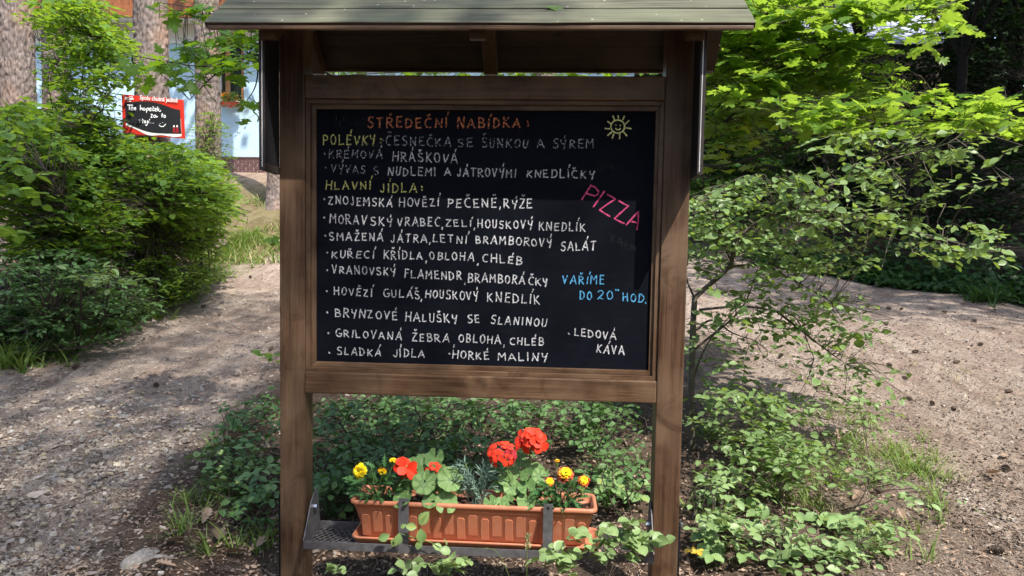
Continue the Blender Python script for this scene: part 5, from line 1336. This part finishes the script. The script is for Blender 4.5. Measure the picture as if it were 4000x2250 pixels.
cent = np.concatenate([ell(900, 195, 190, 60, 4.0, 4.5, 26, r), ell(900, 250, 130, 40, 3.9, 4.3, 10, r), ell(620, 245, 130, 60, 3.6, 4.0, 8, r), ell(740, 300, 120, 70, 3.9, 4.3, 9, r), ell(990, 400, 60, 60, 4.0, 4.3, 4, r),
                       ell(720, 30, 130, 28, 4.0, 4.3, 8, r), ell(1000, 140, 90, 40, 4.1, 4.4, 10, r),
                       ell(1500, 275, 280, 14, 4.6, 5.6, 14, r), ell(2150, 275, 420, 14, 4.6, 5.8, 20, r), ell(1800, 200, 600, 120, 5.0, 6.0, 40, r)])
pts, d, nr, sz, tw = sprays(cent, 4, .20, .082, r, .3, .14, 0, .35); nr[:, 1] -= .55
allp = np.concatenate([c for c, _ in pm_])
for t in tw:
    k = np.argmin(((allp-t[0])**2).sum(1)); pm_.append((np.vstack([allp[k], (allp[k]+t[0])/2+r.normal(0, .01, 3), t[0], t[1], t[2]]), [.0022, .002, .0016, .0012, .0008]))
tubes('trunk', [(c-tb, q) for c, q in pm_], M['twig'], ml, 5)
foliage(ml, tb, pts, d, nr, sz, MAPLES, M['maple_left'], 200)
# sapling with small leaves to the right of the right post
tb = np.array([*P(2702, 1755, 4.5)[:2], 0]); tb[2] = gz1(tb[0], tb[1])-.03
sap = empty('sapling', tb, 'thin bent sapling with small pale leaves beside the right post', 'sapling')
main = curve([tb, P(2702, 1500, 4.5), P(2712, 1203, 4.5), P(2730, 1150, 4.5), P(2848, 1042, 4.5), P(2885, 930, 4.45), P(3030, 830, 4.4), P(3200, 760, 4.3)], 40)
br = [(main, np.linspace(.024, .008, len(main)))]
for l in ([(2730, 1210), (2892, 1197), (3035, 1216), (3115, 1250), (3180, 1400)], [(2712, 1365), (2892, 1210), (2960, 1048)], [(2848, 1042), (2973, 1036), (3097, 1092), (3250, 1180)], [(2690, 1540), (2760, 1350), (2900, 1180)],
          [(3030, 830), (3300, 830), (3550, 900), (3900, 990)], [(3000, 850), (3250, 720), (3420, 640), (3600, 520)], [(3100, 800), (3400, 650), (3700, 560), (3800, 470)], [(2860, 1030), (2800, 880), (2760, 740)],
          [(3035, 1216), (3180, 1330), (3300, 1420)], [(2700, 1640), (2800, 1560), (2900, 1500)], [(2720, 1180), (2680, 1080), (2690, 1000)], [(2705, 1300), (2780, 1250), (2860, 1300), (2950, 1330)]):
    c = curve([P(a, b, 4.5-.0004*max(0, a-2800)) for a, b in l], 14); br.append((c, np.linspace(.009, .0025, len(c))))
cent = np.concatenate([ell(2960, 830, 300, 150, 4.1, 5.0, 138, r), ell(3350, 770, 330, 130, 3.8, 4.6, 66, r), ell(3450, 590, 330, 100, 3.8, 4.4, 33, r), ell(3780, 640, 160, 120, 3.8, 4.2, 10, r), ell(3650, 920, 260, 70, 3.8, 4.3, 17, r), ell(3820, 960, 160, 50, 3.8, 4.1, 7, r),
                       ell(2780, 930, 120, 170, 4.2, 4.9, 41, r), ell(3150, 1010, 250, 110, 4.0, 4.7, 46, r), ell(3050, 1170, 280, 110, 4.1, 4.7, 41, r), ell(3250, 1250, 170, 120, 4.1, 4.6, 20, r),
                       ell(3180, 1400, 160, 110, 4.1, 4.6, 13, r), ell(2850, 1330, 170, 120, 4.2, 4.8, 26, r), ell(3420, 1480, 130, 80, 4.1, 4.5, 6, r), ell(2900, 1550, 200, 80, 4.0, 4.6, 17, r)])
pts, d, nr, sz, tw = sprays(cent, 8, .24, .058, r, .5, .25, .05, .45); nr[:, 1] -= .3
allp = np.concatenate([c for c, _ in br])
for t in tw:
    k = np.argmin(((allp-t[0])**2).sum(1)); br.append((np.vstack([allp[k], (allp[k]+t[0])/2+r.normal(0, .02, 3), t[0], t[1], t[2]]), [.0028, .0024, .002, .0014, .0008]))
tubes('trunk', [(c-tb, q) for c, q in br], M['twig2'], sap, 5)
foliage(sap, tb, pts, d, nr, sz, [OVATE, ROUND], M['privet'], 200)

# left hedge of young hornbeams and bushes
GL = 'young bushes along the left path'
def lsh(label, els, base, nleaf, tl, ls, templ, mat, seed, stems=10, **k):
    rr = np.random.RandomState(seed); c = np.concatenate([ell(*e_, rr) for e_ in els])
    b = P(base[0], base[1], base[2]); return shrub('bush', label, (b[0], b[1]), c, nleaf, tl, ls, templ, mat, stems, seed, GL, **k)
lsh('dense low dark green bush at the lower left path edge', [(200, 1180, 330, 210, 5.9, 7.4, 420), (60, 1290, 180, 110, 5.8, 6.4, 120), (420, 1180, 200, 90, 6.6, 7.6, 110)], (200, 1300, 6.8), 12, .28, .060, OVATE, M['under'], 71)
lsh('broad middle bush with fine shaded leaves left of the path', [(620, 1000, 260, 190, 7.8, 9.6, 420), (480, 1080, 260, 120, 7.4, 8.8, 220)], (560, 1120, 8.9), 12, .28, .056, OVATE, M['hornbeam'], 72)
lsh('sunlit hornbeam bush in front of the red sign foot', [(560, 720, 300, 150, 7.2, 9.0, 460), (700, 780, 210, 130, 7.8, 9.4, 200), (560, 585, 200, 40, 7.4, 8.4, 34)], (560, 1100, 8.6), 9, .40, .098, OVATE, M['hornbeam'], 73)
lsh('tall light hornbeam at the far left edge', [(120, 760, 260, 260, 6.6, 8.6, 520), (60, 560, 160, 160, 6.2, 7.6, 120), (300, 900, 200, 120, 6.8, 8.0, 160)], (150, 1150, 7.6), 9, .40, .096, OVATE, M['hornbeam'], 74)
lsh('tall airy hornbeam rising between the two thick pine trunks', [(345, 300, 165, 300, 7.6, 9.2, 300), (240, 40, 120, 70, 7.6, 9.0, 60), (110, 480, 110, 90, 7.4, 8.6, 50), (430, 170, 70, 60, 8, 9.2, 26), (330, 560, 200, 120, 7.6, 9.2, 230)], (330, 1000, 8.8), 9, .44, .100, OVATE, M['hornbeam'], 75)
lsh('sprawling bush spilling right onto the grass slope', [(770, 740, 130, 150, 9.0, 10.8, 240), (710, 890, 150, 110, 9.0, 10.4, 190)], (780, 900, 10.4), 9, .42, .094, OVATE, M['hornbeam'], 76)
lsh('green climber wrapped round the foot of a pine', [(815, 560, 75, 130, 12.2, 12.7, 120), (800, 650, 90, 60, 12.1, 12.8, 50)], (810, 640, 12.4), 9, .35, .055, OVATE, M['hornbeam'], 77)
lsh('large leaved stalks leaning in at the left picture edge', [(25, 700, 60, 200, 4.6, 5.2, 14), (40, 520, 50, 60, 4.8, 5.4, 5)], (-700, 1100, 5.2), 6, .3, .10, ROUND, M['hornbeam'], 78, stems=4, nparts=30)
lsh('low branch of blue-green leaves reaching over the dark path edge', [(400, 1075, 100, 24, 5.4, 6.0, 9), (560, 1085, 40, 14, 5.6, 6.0, 2)], (300, 1200, 6.4), 7, .34, .085, OVATE, M['privet'], 79, stems=3, nparts=40)

# undergrowth behind the lower opening
GU = 'low woodland plants behind the planter'
UL = ['woodland seedling cluster at the left of the lower opening', 'dark leafy plants behind the yellow marigold', 'woodland plants right behind the red geraniums', 'fern-leaved seedlings at the right of the lower opening',
      'shady leafy stems behind the left geranium', 'leafy weeds at the far side of the planter']
UL += ['leafy carpet right behind the left half of the planter', 'leafy carpet behind the carnation', 'bright low seedlings right of the planter back edge', 'tall weeds showing just under the left half of the bottom rail', 'tall weeds showing just under the right half of the bottom rail']
UE = [[(1330, 1720, 130, 170, 3.5, 4.6, 90)], [(1330, 1900, 130, 80, 3.2, 3.7, 50), (1500, 1700, 120, 110, 3.7, 4.8, 54)], [(1900, 1720, 200, 120, 3.8, 5.0, 84)], [(2380, 1680, 170, 100, 3.8, 4.8, 60)],
      [(1650, 1650, 170, 110, 3.8, 5.2, 90)], [(2150, 1640, 170, 80, 4.2, 5.4, 60)],
      [(1480, 1830, 220, 120, 3.2, 3.9, 80)], [(1850, 1790, 220, 100, 3.4, 4.2, 70)], [(2400, 1850, 140, 110, 3.3, 4.0, 34)],
      [(1650, 1580, 420, 35, 4.5, 5.2, 130)], [(2250, 1590, 260, 35, 4.5, 5.2, 60)]]
for i, (lb, es) in enumerate(zip(UL, UE)):
    rr = np.random.RandomState(120+i); c = np.concatenate([ell(*e_, rr) for e_ in es]); b = c.mean(0)
    shrub('woodland_plant', lb, (b[0], b[1]+.1), c, 6, .17, .050, [OVATE, TOOTH][i % 2], M['under'], 9, 120+i, GU, 'plant', 70, .45, M['twig'], .005, .2, .0014)
# weeds at the left foot of the left post, and the right foreground ground cover
def clump(name, label, els, nleaf, tl, ls, templ, mat, seed, group, nparts=60, cat='plant', stems=6, **k):
    rr = np.random.RandomState(seed); c = np.concatenate([ell(*e_, rr) for e_ in els]); b = c.mean(0)
    return shrub(name, label, (b[0], b[1]+.05), c, nleaf, tl, ls, templ, mat, min(stems, 4), seed, group, cat, nparts, srad=.0028, thin=.001, **k)
clump('weed', 'dark green weeds behind the left post beside the path', [(980, 1700, 130, 150, 3.7, 4.8, 60), (1040, 1580, 60, 60, 4.2, 5, 14)], 6, .18, .052, OVATE, M['under'], 131, 'weeds by the left post')
clump('weed', 'taller bright weeds standing left of the left post', [(900, 1800, 110, 110, 3.6, 4.2, 34), (1030, 1880, 60, 90, 3.4, 3.8, 18)], 6, .18, .056, OVATE, M['straw'], 144, 'weeds by the left post', up=.3)
clump('weed', 'low weeds among dry oak leaves left of the left post', [(980, 1960, 130, 80, 3.2, 3.8, 30), (830, 1880, 60, 60, 3.5, 3.9, 8)], 5, .14, .048, TOOTH, M['under'], 132, 'weeds by the left post')
clump('weed', 'small sprig poking out behind the left post above the path', [(1060, 1340, 30, 110, 4.6, 5.2, 5), (1075, 930, 20, 40, 4.6, 5., 3)], 5, .16, .06, MAPLE, M['maple_left'], 133, 'weeds by the left post', stems=2)
GR = 'sprawling plants on the sunny ground right of the board'
clump('ground_plant', 'leafy sprawling plant at the sapling foot', [(2930, 1620, 200, 110, 3.8, 4.5, 80), (3020, 1740, 200, 80, 3.6, 4.1, 60)], 7, .22, .056, OVATE, M['privet'], 134, GR, 90, up=.1)
clump('ground_plant', 'light green runner plant between sapling and strawberries', [(2900, 1850, 180, 90, 3.5, 3.9, 26), (3080, 1880, 90, 60, 3.5, 3.8, 10)], 6, .2, .056, OVATE, M['privet'], 135, GR, 80)
clump('ground_plant', 'pale dense leafy patch along the lower right edge', [(3200, 2150, 220, 90, 3.0, 3.3, 44), (3400, 2060, 120, 60, 3.1, 3.4, 14), (3080, 2040, 120, 60, 3.2, 3.4, 14)], 6, .17, .056, OVATE, M['pale'], 136, GR, 130)
clump('ground_plant', 'leafy mat hugging the right side of the post foot', [(2780, 1900, 90, 120, 3.3, 3.8, 24), (2850, 2050, 110, 70, 3.1, 3.4, 18)], 6, .18, .054, TOOTH, M['pale'], 138, GR, 70)
clump('ground_plant', 'low green patch between the runner plant and the grass tufts', [(3250, 1800, 150, 90, 3.5, 4.0, 26), (3420, 1900, 120, 70, 3.4, 3.7, 14)], 6, .17, .046, OVATE, M['privet'], 139, GR, 50)
clump('ground_plant', 'small leafy shoots at the edge of the sunny dirt', [(3200, 1560, 160, 60, 4.1, 4.7, 16), (3420, 1640, 110, 50, 4.0, 4.4, 8)], 6, .16, .044, OVATE, M['privet'], 140, GR, 30)
clump('ground_plant', 'thin trailing bramble shoot out on the sunny dirt', [(3600, 1960, 170, 30, 3.3, 3.6, 6), (3300, 1600, 150, 70, 4, 4.6, 9)], 6, .2, .048, OVATE, M['pale'], 137, GR, 40)
# pale sprigs in front of the shelf
GS = 'pale sprigs growing up in front of the shelf'
clump('snowberry_sprig', 'largest pale green sprig before the right end of the shelf', [(2400, 2110, 150, 70, 2.58, 2.66, 12), (2250, 2170, 120, 50, 2.5, 2.6, 8), (2480, 2060, 60, 60, 2.6, 2.66, 5)], 6, .14, .050, ROUND, M['pale'], 141, GS, 140, tilt=.5, up=.4)
clump('snowberry_sprig', 'pale sprig at the lower middle under the shelf', [(1720, 2215, 130, 28, 2.5, 2.6, 8), (1790, 2200, 50, 30, 2.5, 2.55, 3)], 5, .12, .045, ROUND, M['pale'], 142, GS, 60, tilt=.5, up=.5)
clump('snowberry_sprig', 'small pale sprig beside the foot of the left post', [(1320, 2225, 40, 22, 2.55, 2.62, 4)], 5, .09, .034, ROUND, M['pale'], 143, GS, 30, tilt=.5, up=.5)
# bramble shoot over the front of the planter
bb = LW(-.30, -.16, -1.5); bb[2] = gz1(bb[0], bb[1]); br_ = empty('bramble_shoot', bb, 'thin bramble shoot with toothed leaves crossing the left planter strap', 'bramble')
tipA = LW(*L(1560, 2083, -.125)); tipB = LW(*L(1630, 2105, -.13)); tipC = LW(*L(1700, 2128, -.135))
pth = [(curve([bb, LW(*L(1760, 2200, -.16)), tipC, tipB, tipA], 20)-bb, .0016), (curve([tipB+[.03, 0, -.004], LW(*L(1640, 2080, -.13)), LW(*L(1640, 2050, -.13))], 8)-bb, .0012)]
tubes('stem', pth, M['stem'], br_, 5)
LV = [(1560, 2083, 52, -100, .0), (1522, 2090, 50, -160, 0), (1550, 2100, 42, -120, 0), (1565, 2062, 26, 40, 0), (1640, 2050, 66, 60, 0), (1628, 2060, 46, 170, 0), (1642, 2065, 60, -80, 0), (1640, 2110, 42, -100, 0), (1690, 2128, 46, -20, 0)]
P_ = np.array([LW(*L(a, b, -.135))-bb for a, b, *_ in LV]); az = np.radians([q[3] for q in LV])
leaf_parts(br_, P_, np.stack([np.cos(az), np.full(len(az), -.15), np.sin(az)], 1), np.array([.1, -1, .35])+r.normal(0, .2, (len(az), 3)), np.array([q[2] for q in LV])/F_PX*2.7, TOOTH, M['straw'])
# strawberry plants, three toothed leaflets each
def strawberry(px, py, w, label, seed, yellow=False):
    rr = np.random.RandomState(seed); g_ = ground_at(px, min(py+30, 2400)); e = empty('strawberry_plant', g_, label, 'strawberry plant', 'wild strawberry plants')
    P_, D_l, N_, S_, paths = [], [], [], [], []
    for k in range(3 if w > 50 else 2):
        c = np.array([rr.normal(0, .05), rr.normal(0, .03)-.02*k, .05+.03*rr.rand()]); paths.append((curve([[0, 0, 0], c*.6+[0, 0, .01], c], 6), .0012))
        a0 = rr.uniform(-2.6, -.5); s = w/F_PX*g_[1]*rr.uniform(.75, 1.05)
        for da in (-1.45, 0, 1.45):
            a = a0+da; P_.append(c); D_l.append([math.cos(a), math.sin(a)*.9, -.12]); N_.append([rr.normal(0, .2), -.45+rr.normal(0, .15), 1]); S_.append(s)
    leaf_parts(e, np.array(P_), np.array(D_l), np.array(N_), np.array(S_), TOOTH, M['yelleaf'] if yellow else M['straw']); tubes('stem', paths, M['stem'], e, 4)
SB = [(2760, 2120, 78, 'strawberry plant close to the foot of the right post'), (2880, 2080, 66, 'strawberry plant just right of the one at the right post foot'), (2960, 1990, 60, 'strawberry plant behind the lower right leaf patch'),
      (3260, 2050, 84, 'big ribbed strawberry leaves in the lower right patch'), (2800, 2200, 64, 'lowest strawberry plant beside the right post'), (3060, 2180, 62, 'strawberry plant amid the pale leafy patch'),
      (2380, 1900, 60, 'strawberry plant right of the rust marigolds behind the planter'), (2450, 1960, 62, 'strawberry plant behind the right end of the planter'), (2350, 1880, 62, 'upper strawberry plant behind the planter right end'),
      (2520, 1900, 52, 'dark strawberry leaves near the right post inside the opening'), (1180, 2020, 40, 'small strawberry plant tucked by the left post')]
for i, (a, b, w, lb) in enumerate(SB): strawberry(a, b, w, lb, 150+i)
strawberry(2712, 2160, 34, 'yellowed strawberry leaves touching the right post foot', 170, True)

# ================================================================== GRASS
def grass(name, label, els, hmin, hmax, mat, seed, tm=BLADE, lean=.5):
    rr = np.random.RandomState(seed); X_, Y_ = [], []
    for (cx, cy, rx, ry, n) in els:
        g0 = ground_at(cx, cy); gl = ground_at(cx-rx, cy); gb = ground_at(cx, cy-ry)
        wx = abs(gl[0]-g0[0])+.02; wy = abs(gb[1]-g0[1])+.02
        nt_ = max(1, n//9); tx = rr.normal(0, .5, nt_); ty = rr.normal(0, .5, nt_)
        k = rr.randint(0, nt_, n)
        X_.append(g0[0]+tx[k]*wx+rr.normal(0, .018, n)); Y_.append(g0[1]+ty[k]*wy+rr.normal(0, .018, n))
    x = np.concatenate(X_); y = np.concatenate(Y_); n = len(x)
    az = rr.rand(n)*6.283; el = rr.uniform(.55, 1.35, n)
    d = np.stack([np.cos(az)*np.cos(el), np.sin(az)*np.cos(el), np.sin(el)], 1); nr = np.stack([-np.cos(az)*np.sin(el), -np.sin(az)*np.sin(el), np.cos(el)], 1)*1.0
    s = hmin+(hmax-hmin)*rr.rand(n)
    o = cloud(name, np.stack([x, y, gz(x, y)-.005], 1), d, nr, s, tm, mat, None, rr)
    return tag(o, label, 'grass', None, 'stuff')
grass('grass', 'long grass leaning over the left path edge under the bushes', [(150, 1400, 160, 30, 420), (330, 1330, 110, 30, 330), (500, 1260, 120, 30, 360), (660, 1180, 110, 30, 420), (60, 1440, 80, 30, 200), (760, 1120, 60, 30, 260)], .14, .36, M['grass'], 181)
grass('grass', 'sunny short green grass on the verge beside the left path', [(850, 1010, 100, 35, 900), (910, 950, 110, 40, 1100), (800, 1070, 90, 30, 500), (980, 930, 90, 30, 500), (960, 1050, 60, 25, 90), (860, 1090, 50, 25, 80)], .10, .26, M['grass'], 182)
rr = np.random.RandomState(183); n = 16000; x = rr.uniform(-8.5, 1.5, n); y = 11.8+6.6*rr.rand(n)
k = (fbm(x*1.3, y*1.3, 3, 8)+.15*(y < 14.5) > .47+.012*(y-12)*(rr.rand(n)*2)); x, y = x[k], y[k]; n = len(x); az = rr.rand(n)*6.283; el = rr.uniform(.6, 1.4, n)
for half, mt_n, lb in ((0, 'grass', 'green grass tufts on the slope below the restaurant'), (1, 'drygrass', 'straw coloured dry grass on the slope below the restaurant')):
    q = ((np.arange(n) % 10 < 7) == (half == 0))
    d = np.stack([np.cos(az)*np.cos(el), np.sin(az)*np.cos(el), np.sin(el)], 1)[q]; nr = np.stack([-np.cos(az)*np.sin(el), -np.sin(az)*np.sin(el), np.cos(el)], 1)[q]
    o = cloud('slope_grass', np.stack([x, y, gz(x, y)], 1)[q], d, nr, .14+.18*rr.rand(q.sum()), blade_t(.045, .6, 3), M[mt_n], None, rr); tag(o, lb, 'grass', None, 'stuff')
grass('grass', 'arching grass tufts beside the dry leaves left of the post', [(740, 1960, 60, 30, 60), (700, 2080, 60, 40, 60), (900, 1960, 90, 40, 90), (820, 2180, 90, 40, 60), (1060, 2120, 60, 40, 60), (820, 1780, 60, 60, 50), (960, 1850, 80, 60, 40)], .09, .23, M['grass'], 184)
grass('grass', 'sparse grass tufts on the sunny dirt lower right', [(3000, 1700, 60, 40, 90), (3400, 1780, 160, 70, 300), (3600, 1850, 120, 60, 220), (3330, 1650, 100, 60, 170), (3150, 2000, 120, 60, 110), (3450, 2150, 120, 50, 130), (3650, 1980, 80, 40, 80), (2760, 2020, 50, 60, 70), (2780, 1700, 40, 40, 80), (3250, 1880, 150, 60, 120)], .08, .21, M['grass'], 185)
grass('grass', 'thin dry grass stalks on the sunny dirt lower right', [(3400, 1800, 240, 130, 70), (3200, 1950, 200, 120, 60), (3700, 1450, 120, 60, 40), (3280, 1190, 60, 25, 60)], .08, .18, M['drygrass'], 186, BLADE2)
grass('grass', 'dark hanging grass along the foot of the shaded right bank', [(3280, 1080, 130, 20, 260), (3600, 1120, 150, 20, 260), (3850, 1170, 120, 20, 200), (3450, 1100, 100, 20, 160)], .2, .5, M['forest'], 187)
grass('grass', 'thin grass among the woodland plants behind the planter', [(1330, 1950, 100, 80, 60), (1640, 1800, 200, 80, 80), (2400, 1850, 140, 90, 60), (1550, 1650, 200, 60, 60)], .12, .34, M['under'], 188)
# tall single stalks and the seed head in front of the shelf
sb = LW(.06, -.2, -1.5); sb[2] = gz1(sb[0], sb[1]); e = empty('grass_stalk', sb, 'pale cocksfoot seed head on a thin stalk before the shelf lip', 'grass stalk')
tp = LW(*L(2060, 2120, -.18)); tubes('stem', [(curve([sb, (sb+tp)/2+[.01, 0, 0], tp, tp+[0, 0, .03]], 10)-sb, .0011), (curve([sb+[.04, 0, 0], LW(*L(1960, 2180, -.18)), LW(*L(1850, 2140, -.18))], 8)-sb, .0009)], M['grass'], e, 4)
rr = np.random.RandomState(4); n = 50; t = rr.rand(n)
o = cloud('seed_head', tp-sb+np.stack([rr.normal(0, .005, n), rr.normal(0, .004, n), -.03+.06*t], 1), np.array([0, 0, 1])+rr.normal(0, .5, (n, 3)), rr.normal(0, 1, (n, 3)), .013, OVATE, M['drygrass'], e); o['kind'] = 'stuff'

# ================================================================== DRY LEAVES, CONES
oak = [tri_mesh('oak_leaf', OAK[0], OAK[1], M['dry'], np.zeros(len(OAK[0])))]
DL = [(860, 2080, 95), (790, 2060, 70), (935, 2060, 80), (880, 2170, 90), (970, 2185, 80), (720, 2125, 80), (1010, 2000, 60), (770, 2150, 60), (1050, 2050, 55), (610, 2000, 40), (690, 2240, 70),
      (3330, 1970, 60), (3300, 1870, 44), (3280, 1730, 50), (3850, 1860, 70), (3480, 2200, 70), (3540, 2060, 60), (3940, 1790, 40), (2990, 1690, 40), (3130, 1990, 46), (2840, 1790, 44), (3750, 1190, 34), (3880, 1215, 34), (3200, 2030, 50),
      (1250, 1740, 34), (1720, 1790, 40), (2020, 1600, 34), (2450, 1760, 46), (2380, 1690, 36)]
DLL = ['dry oak leaf in the middle of the drift left of the left post', 'dry oak leaf at the left side of the drift by the left post', 'dry oak leaf on the drift nearest the left post', 'big dry oak leaf low in the drift by the left post',
       'curled oak leaf at the low right of the drift', 'oak leaf right above the whitish boulder', 'oak leaf among weeds above the drift', 'oak leaf between boulder and drift', 'small oak leaf touching the left post foot', 'lone dark leaf on the left path above the boulder', 'oak leaf at the bottom edge below the boulder',
       'pinkish dry leaf above the lower right leaf patch', 'small dry leaf under the runner plant tips', 'dry leaf near the tufts on the sunny dirt', 'dry leaf far right on the sunny dirt', 'dry leaf at the bottom right below the pale patch', 'dry leaf just right of the pale leafy patch', 'tiny dry leaf at the right edge', 'dry leaf at the sapling foot', 'dry leaf left of the lower right leaf patch',
       'dry leaf under the light green runner plant', 'dry leaf in the shade line of the right path', 'dry leaf at the foot of the shaded bank', 'dry leaf inside the lower right leaf patch', 'dry leaf at the left of the lower opening', 'dry leaf behind the left geranium', 'pale dry leaf straight under the middle of the bottom rail', 'dry leaf behind the planter near the right post', 'dry leaf upper right in the lower opening']
for i, (a, b, w) in enumerate(DL):
    g_ = ground_at(a, b); o = obj_of(oak[0], 'fallen_leaf', None, tuple(g_+[0, 0, .018])); s = w/F_PX*g_[1]*1.1; o.scale = (s, s, s)
    o.rotation_euler = (random.uniform(-.35, .35), random.uniform(-.3, .3), random.uniform(0, 6.28))
    tag(o, DLL[i], 'leaf', 'dry oak leaves on the ground')
# green leaf lying on the roof
q = L(2195, 22, -.19); lf = cloud('fallen_leaf', np.array([LW(q[0]-.06, -.195, .835)]), np.array([[1, .02, -.10]]), np.array([[.0, -.75, .6]]), np.array([.135]), NARROW, M['hornbeam'], widths=np.array([.24]))
tag(lf, 'single long green leaf lying on the weathered roof planks', 'leaf')
def cone_mesh():
    V = []; T = []; r_ = np.random.RandomState(1)
    n = 54
    for k in range(n):
        t = k/n; a = 2.399*k; R_ = .44*math.sin(math.pi*(.12+.8*t))**.7; z = -.5+t
        o_ = np.array([math.cos(a), math.sin(a), 0]); tg = np.array([-math.sin(a), math.cos(a), 0]); b = len(V)
        p = np.array([0, 0, z]); tip = p+o_*R_*1.05+np.array([0, 0, .10])
        w = .16; V += [p+o_*R_*.2, p+o_*R_*.8+tg*w, tip, p+o_*R_*.8-tg*w, p+o_*R_*.7+np.array([0, 0, -.05])]
        T += [(b, b+1, b+2), (b, b+2, b+3), (b+4, b+2, b+1), (b+4, b+3, b+2)]
    return tri_mesh('pine_cone', np.array(V), np.array(T), M['cone'])
cm = cone_mesh()
CN = [(611, 1517, 'pine cone alone in the middle of the left path'), (295, 1445, 'pine cone in the upper left part of the left path'), (1058, 1375, 'pine cone at the right border of the left path by the post'), (65, 1405, 'pine cone in the grass edge far left'),
      (665, 1160, 'larger pine cone just off the left bushes'), (570, 1220, 'pine cone at the foot of the bushes above the grey stones'), (980, 970, 'highest pine cone on the left path near the grass'), (978, 1088, 'pine cone on the bright upper left path'),
      (865, 1032, 'pine cone at the grass verge of the left path'), (795, 1205, 'pine cone halfway up the left path'), (740, 1098, 'pine cone among dead leaves at the verge'), (290, 1300, 'pine cone half under the left bushes'),
      (3470, 1210, 'pine cone where shade meets sun on the right path'), (3520, 1215, 'smaller pine cone right beside the one at the shade line'), (3690, 1226, 'pine cone right of the pair at the shade line'), (3390, 1205, 'pine cone left of the pair at the shade line'),
      (3460, 1272, 'pine cone just below the shade line'), (3805, 1262, 'pine cone out right on the path below the bank'), (3830, 1355, 'pine cone beside the solitary grey block'), (3475, 1435, 'pine cone in the middle of the sunny dirt'),
      (3735, 1425, 'reddish pine cone in the middle right of the sunny dirt'), (3535, 1490, 'pine cone with a stone next to it on the sunny dirt'), (3550, 1570, 'big pine cone at the centre of the sunny dirt'), (3940, 1540, 'pine cone near the right edge above the grey pebble'),
      (3725, 1610, 'pine cone below the centre of the sunny dirt'), (3640, 1590, 'pine cone between two others below the centre of the sunny dirt'), (3930, 1845, 'pine cone at the right edge beside a dry leaf'), (3890, 2175, 'pine cone in the lower right corner'),
      (3575, 1385, 'pine cone left of the reddish one'), (3050, 1400, 'pine cone under the sapling twigs'), (3430, 1940, 'pine cone in the weeds lower right'), (3240, 1900, 'pine cone in soil right of the runner plant')]
for i, (a, b, lb) in enumerate(CN):
    g_ = ground_at(a, b); o = obj_of(cm, 'pine_cone', None, tuple(g_+[0, 0, .024])); s = random.uniform(.048, .06); o.scale = (s*.8, s*.8, s)
    o.rotation_euler = (random.uniform(1.1, 2.0), random.uniform(-.3, .3), random.uniform(0, 6.28)); tag(o, lb, 'pine cone', 'fallen pine cones')
# dead dark twig behind the planter at the right
e = ground_at(2430, 1900); g1 = P(2540, 1790, e[1]-.1)
o = tubes('dead_branch', [(np.array([e, (e+g1)/2+[0, 0, .01], g1, P(2570, 1765, e[1]-.1)])-e, [.012, .010, .008, .006])], M['twig'], None, 6); o.location = tuple(e)
tag(o, 'dark dead branch leaning up behind the planter by the right post', 'branch')
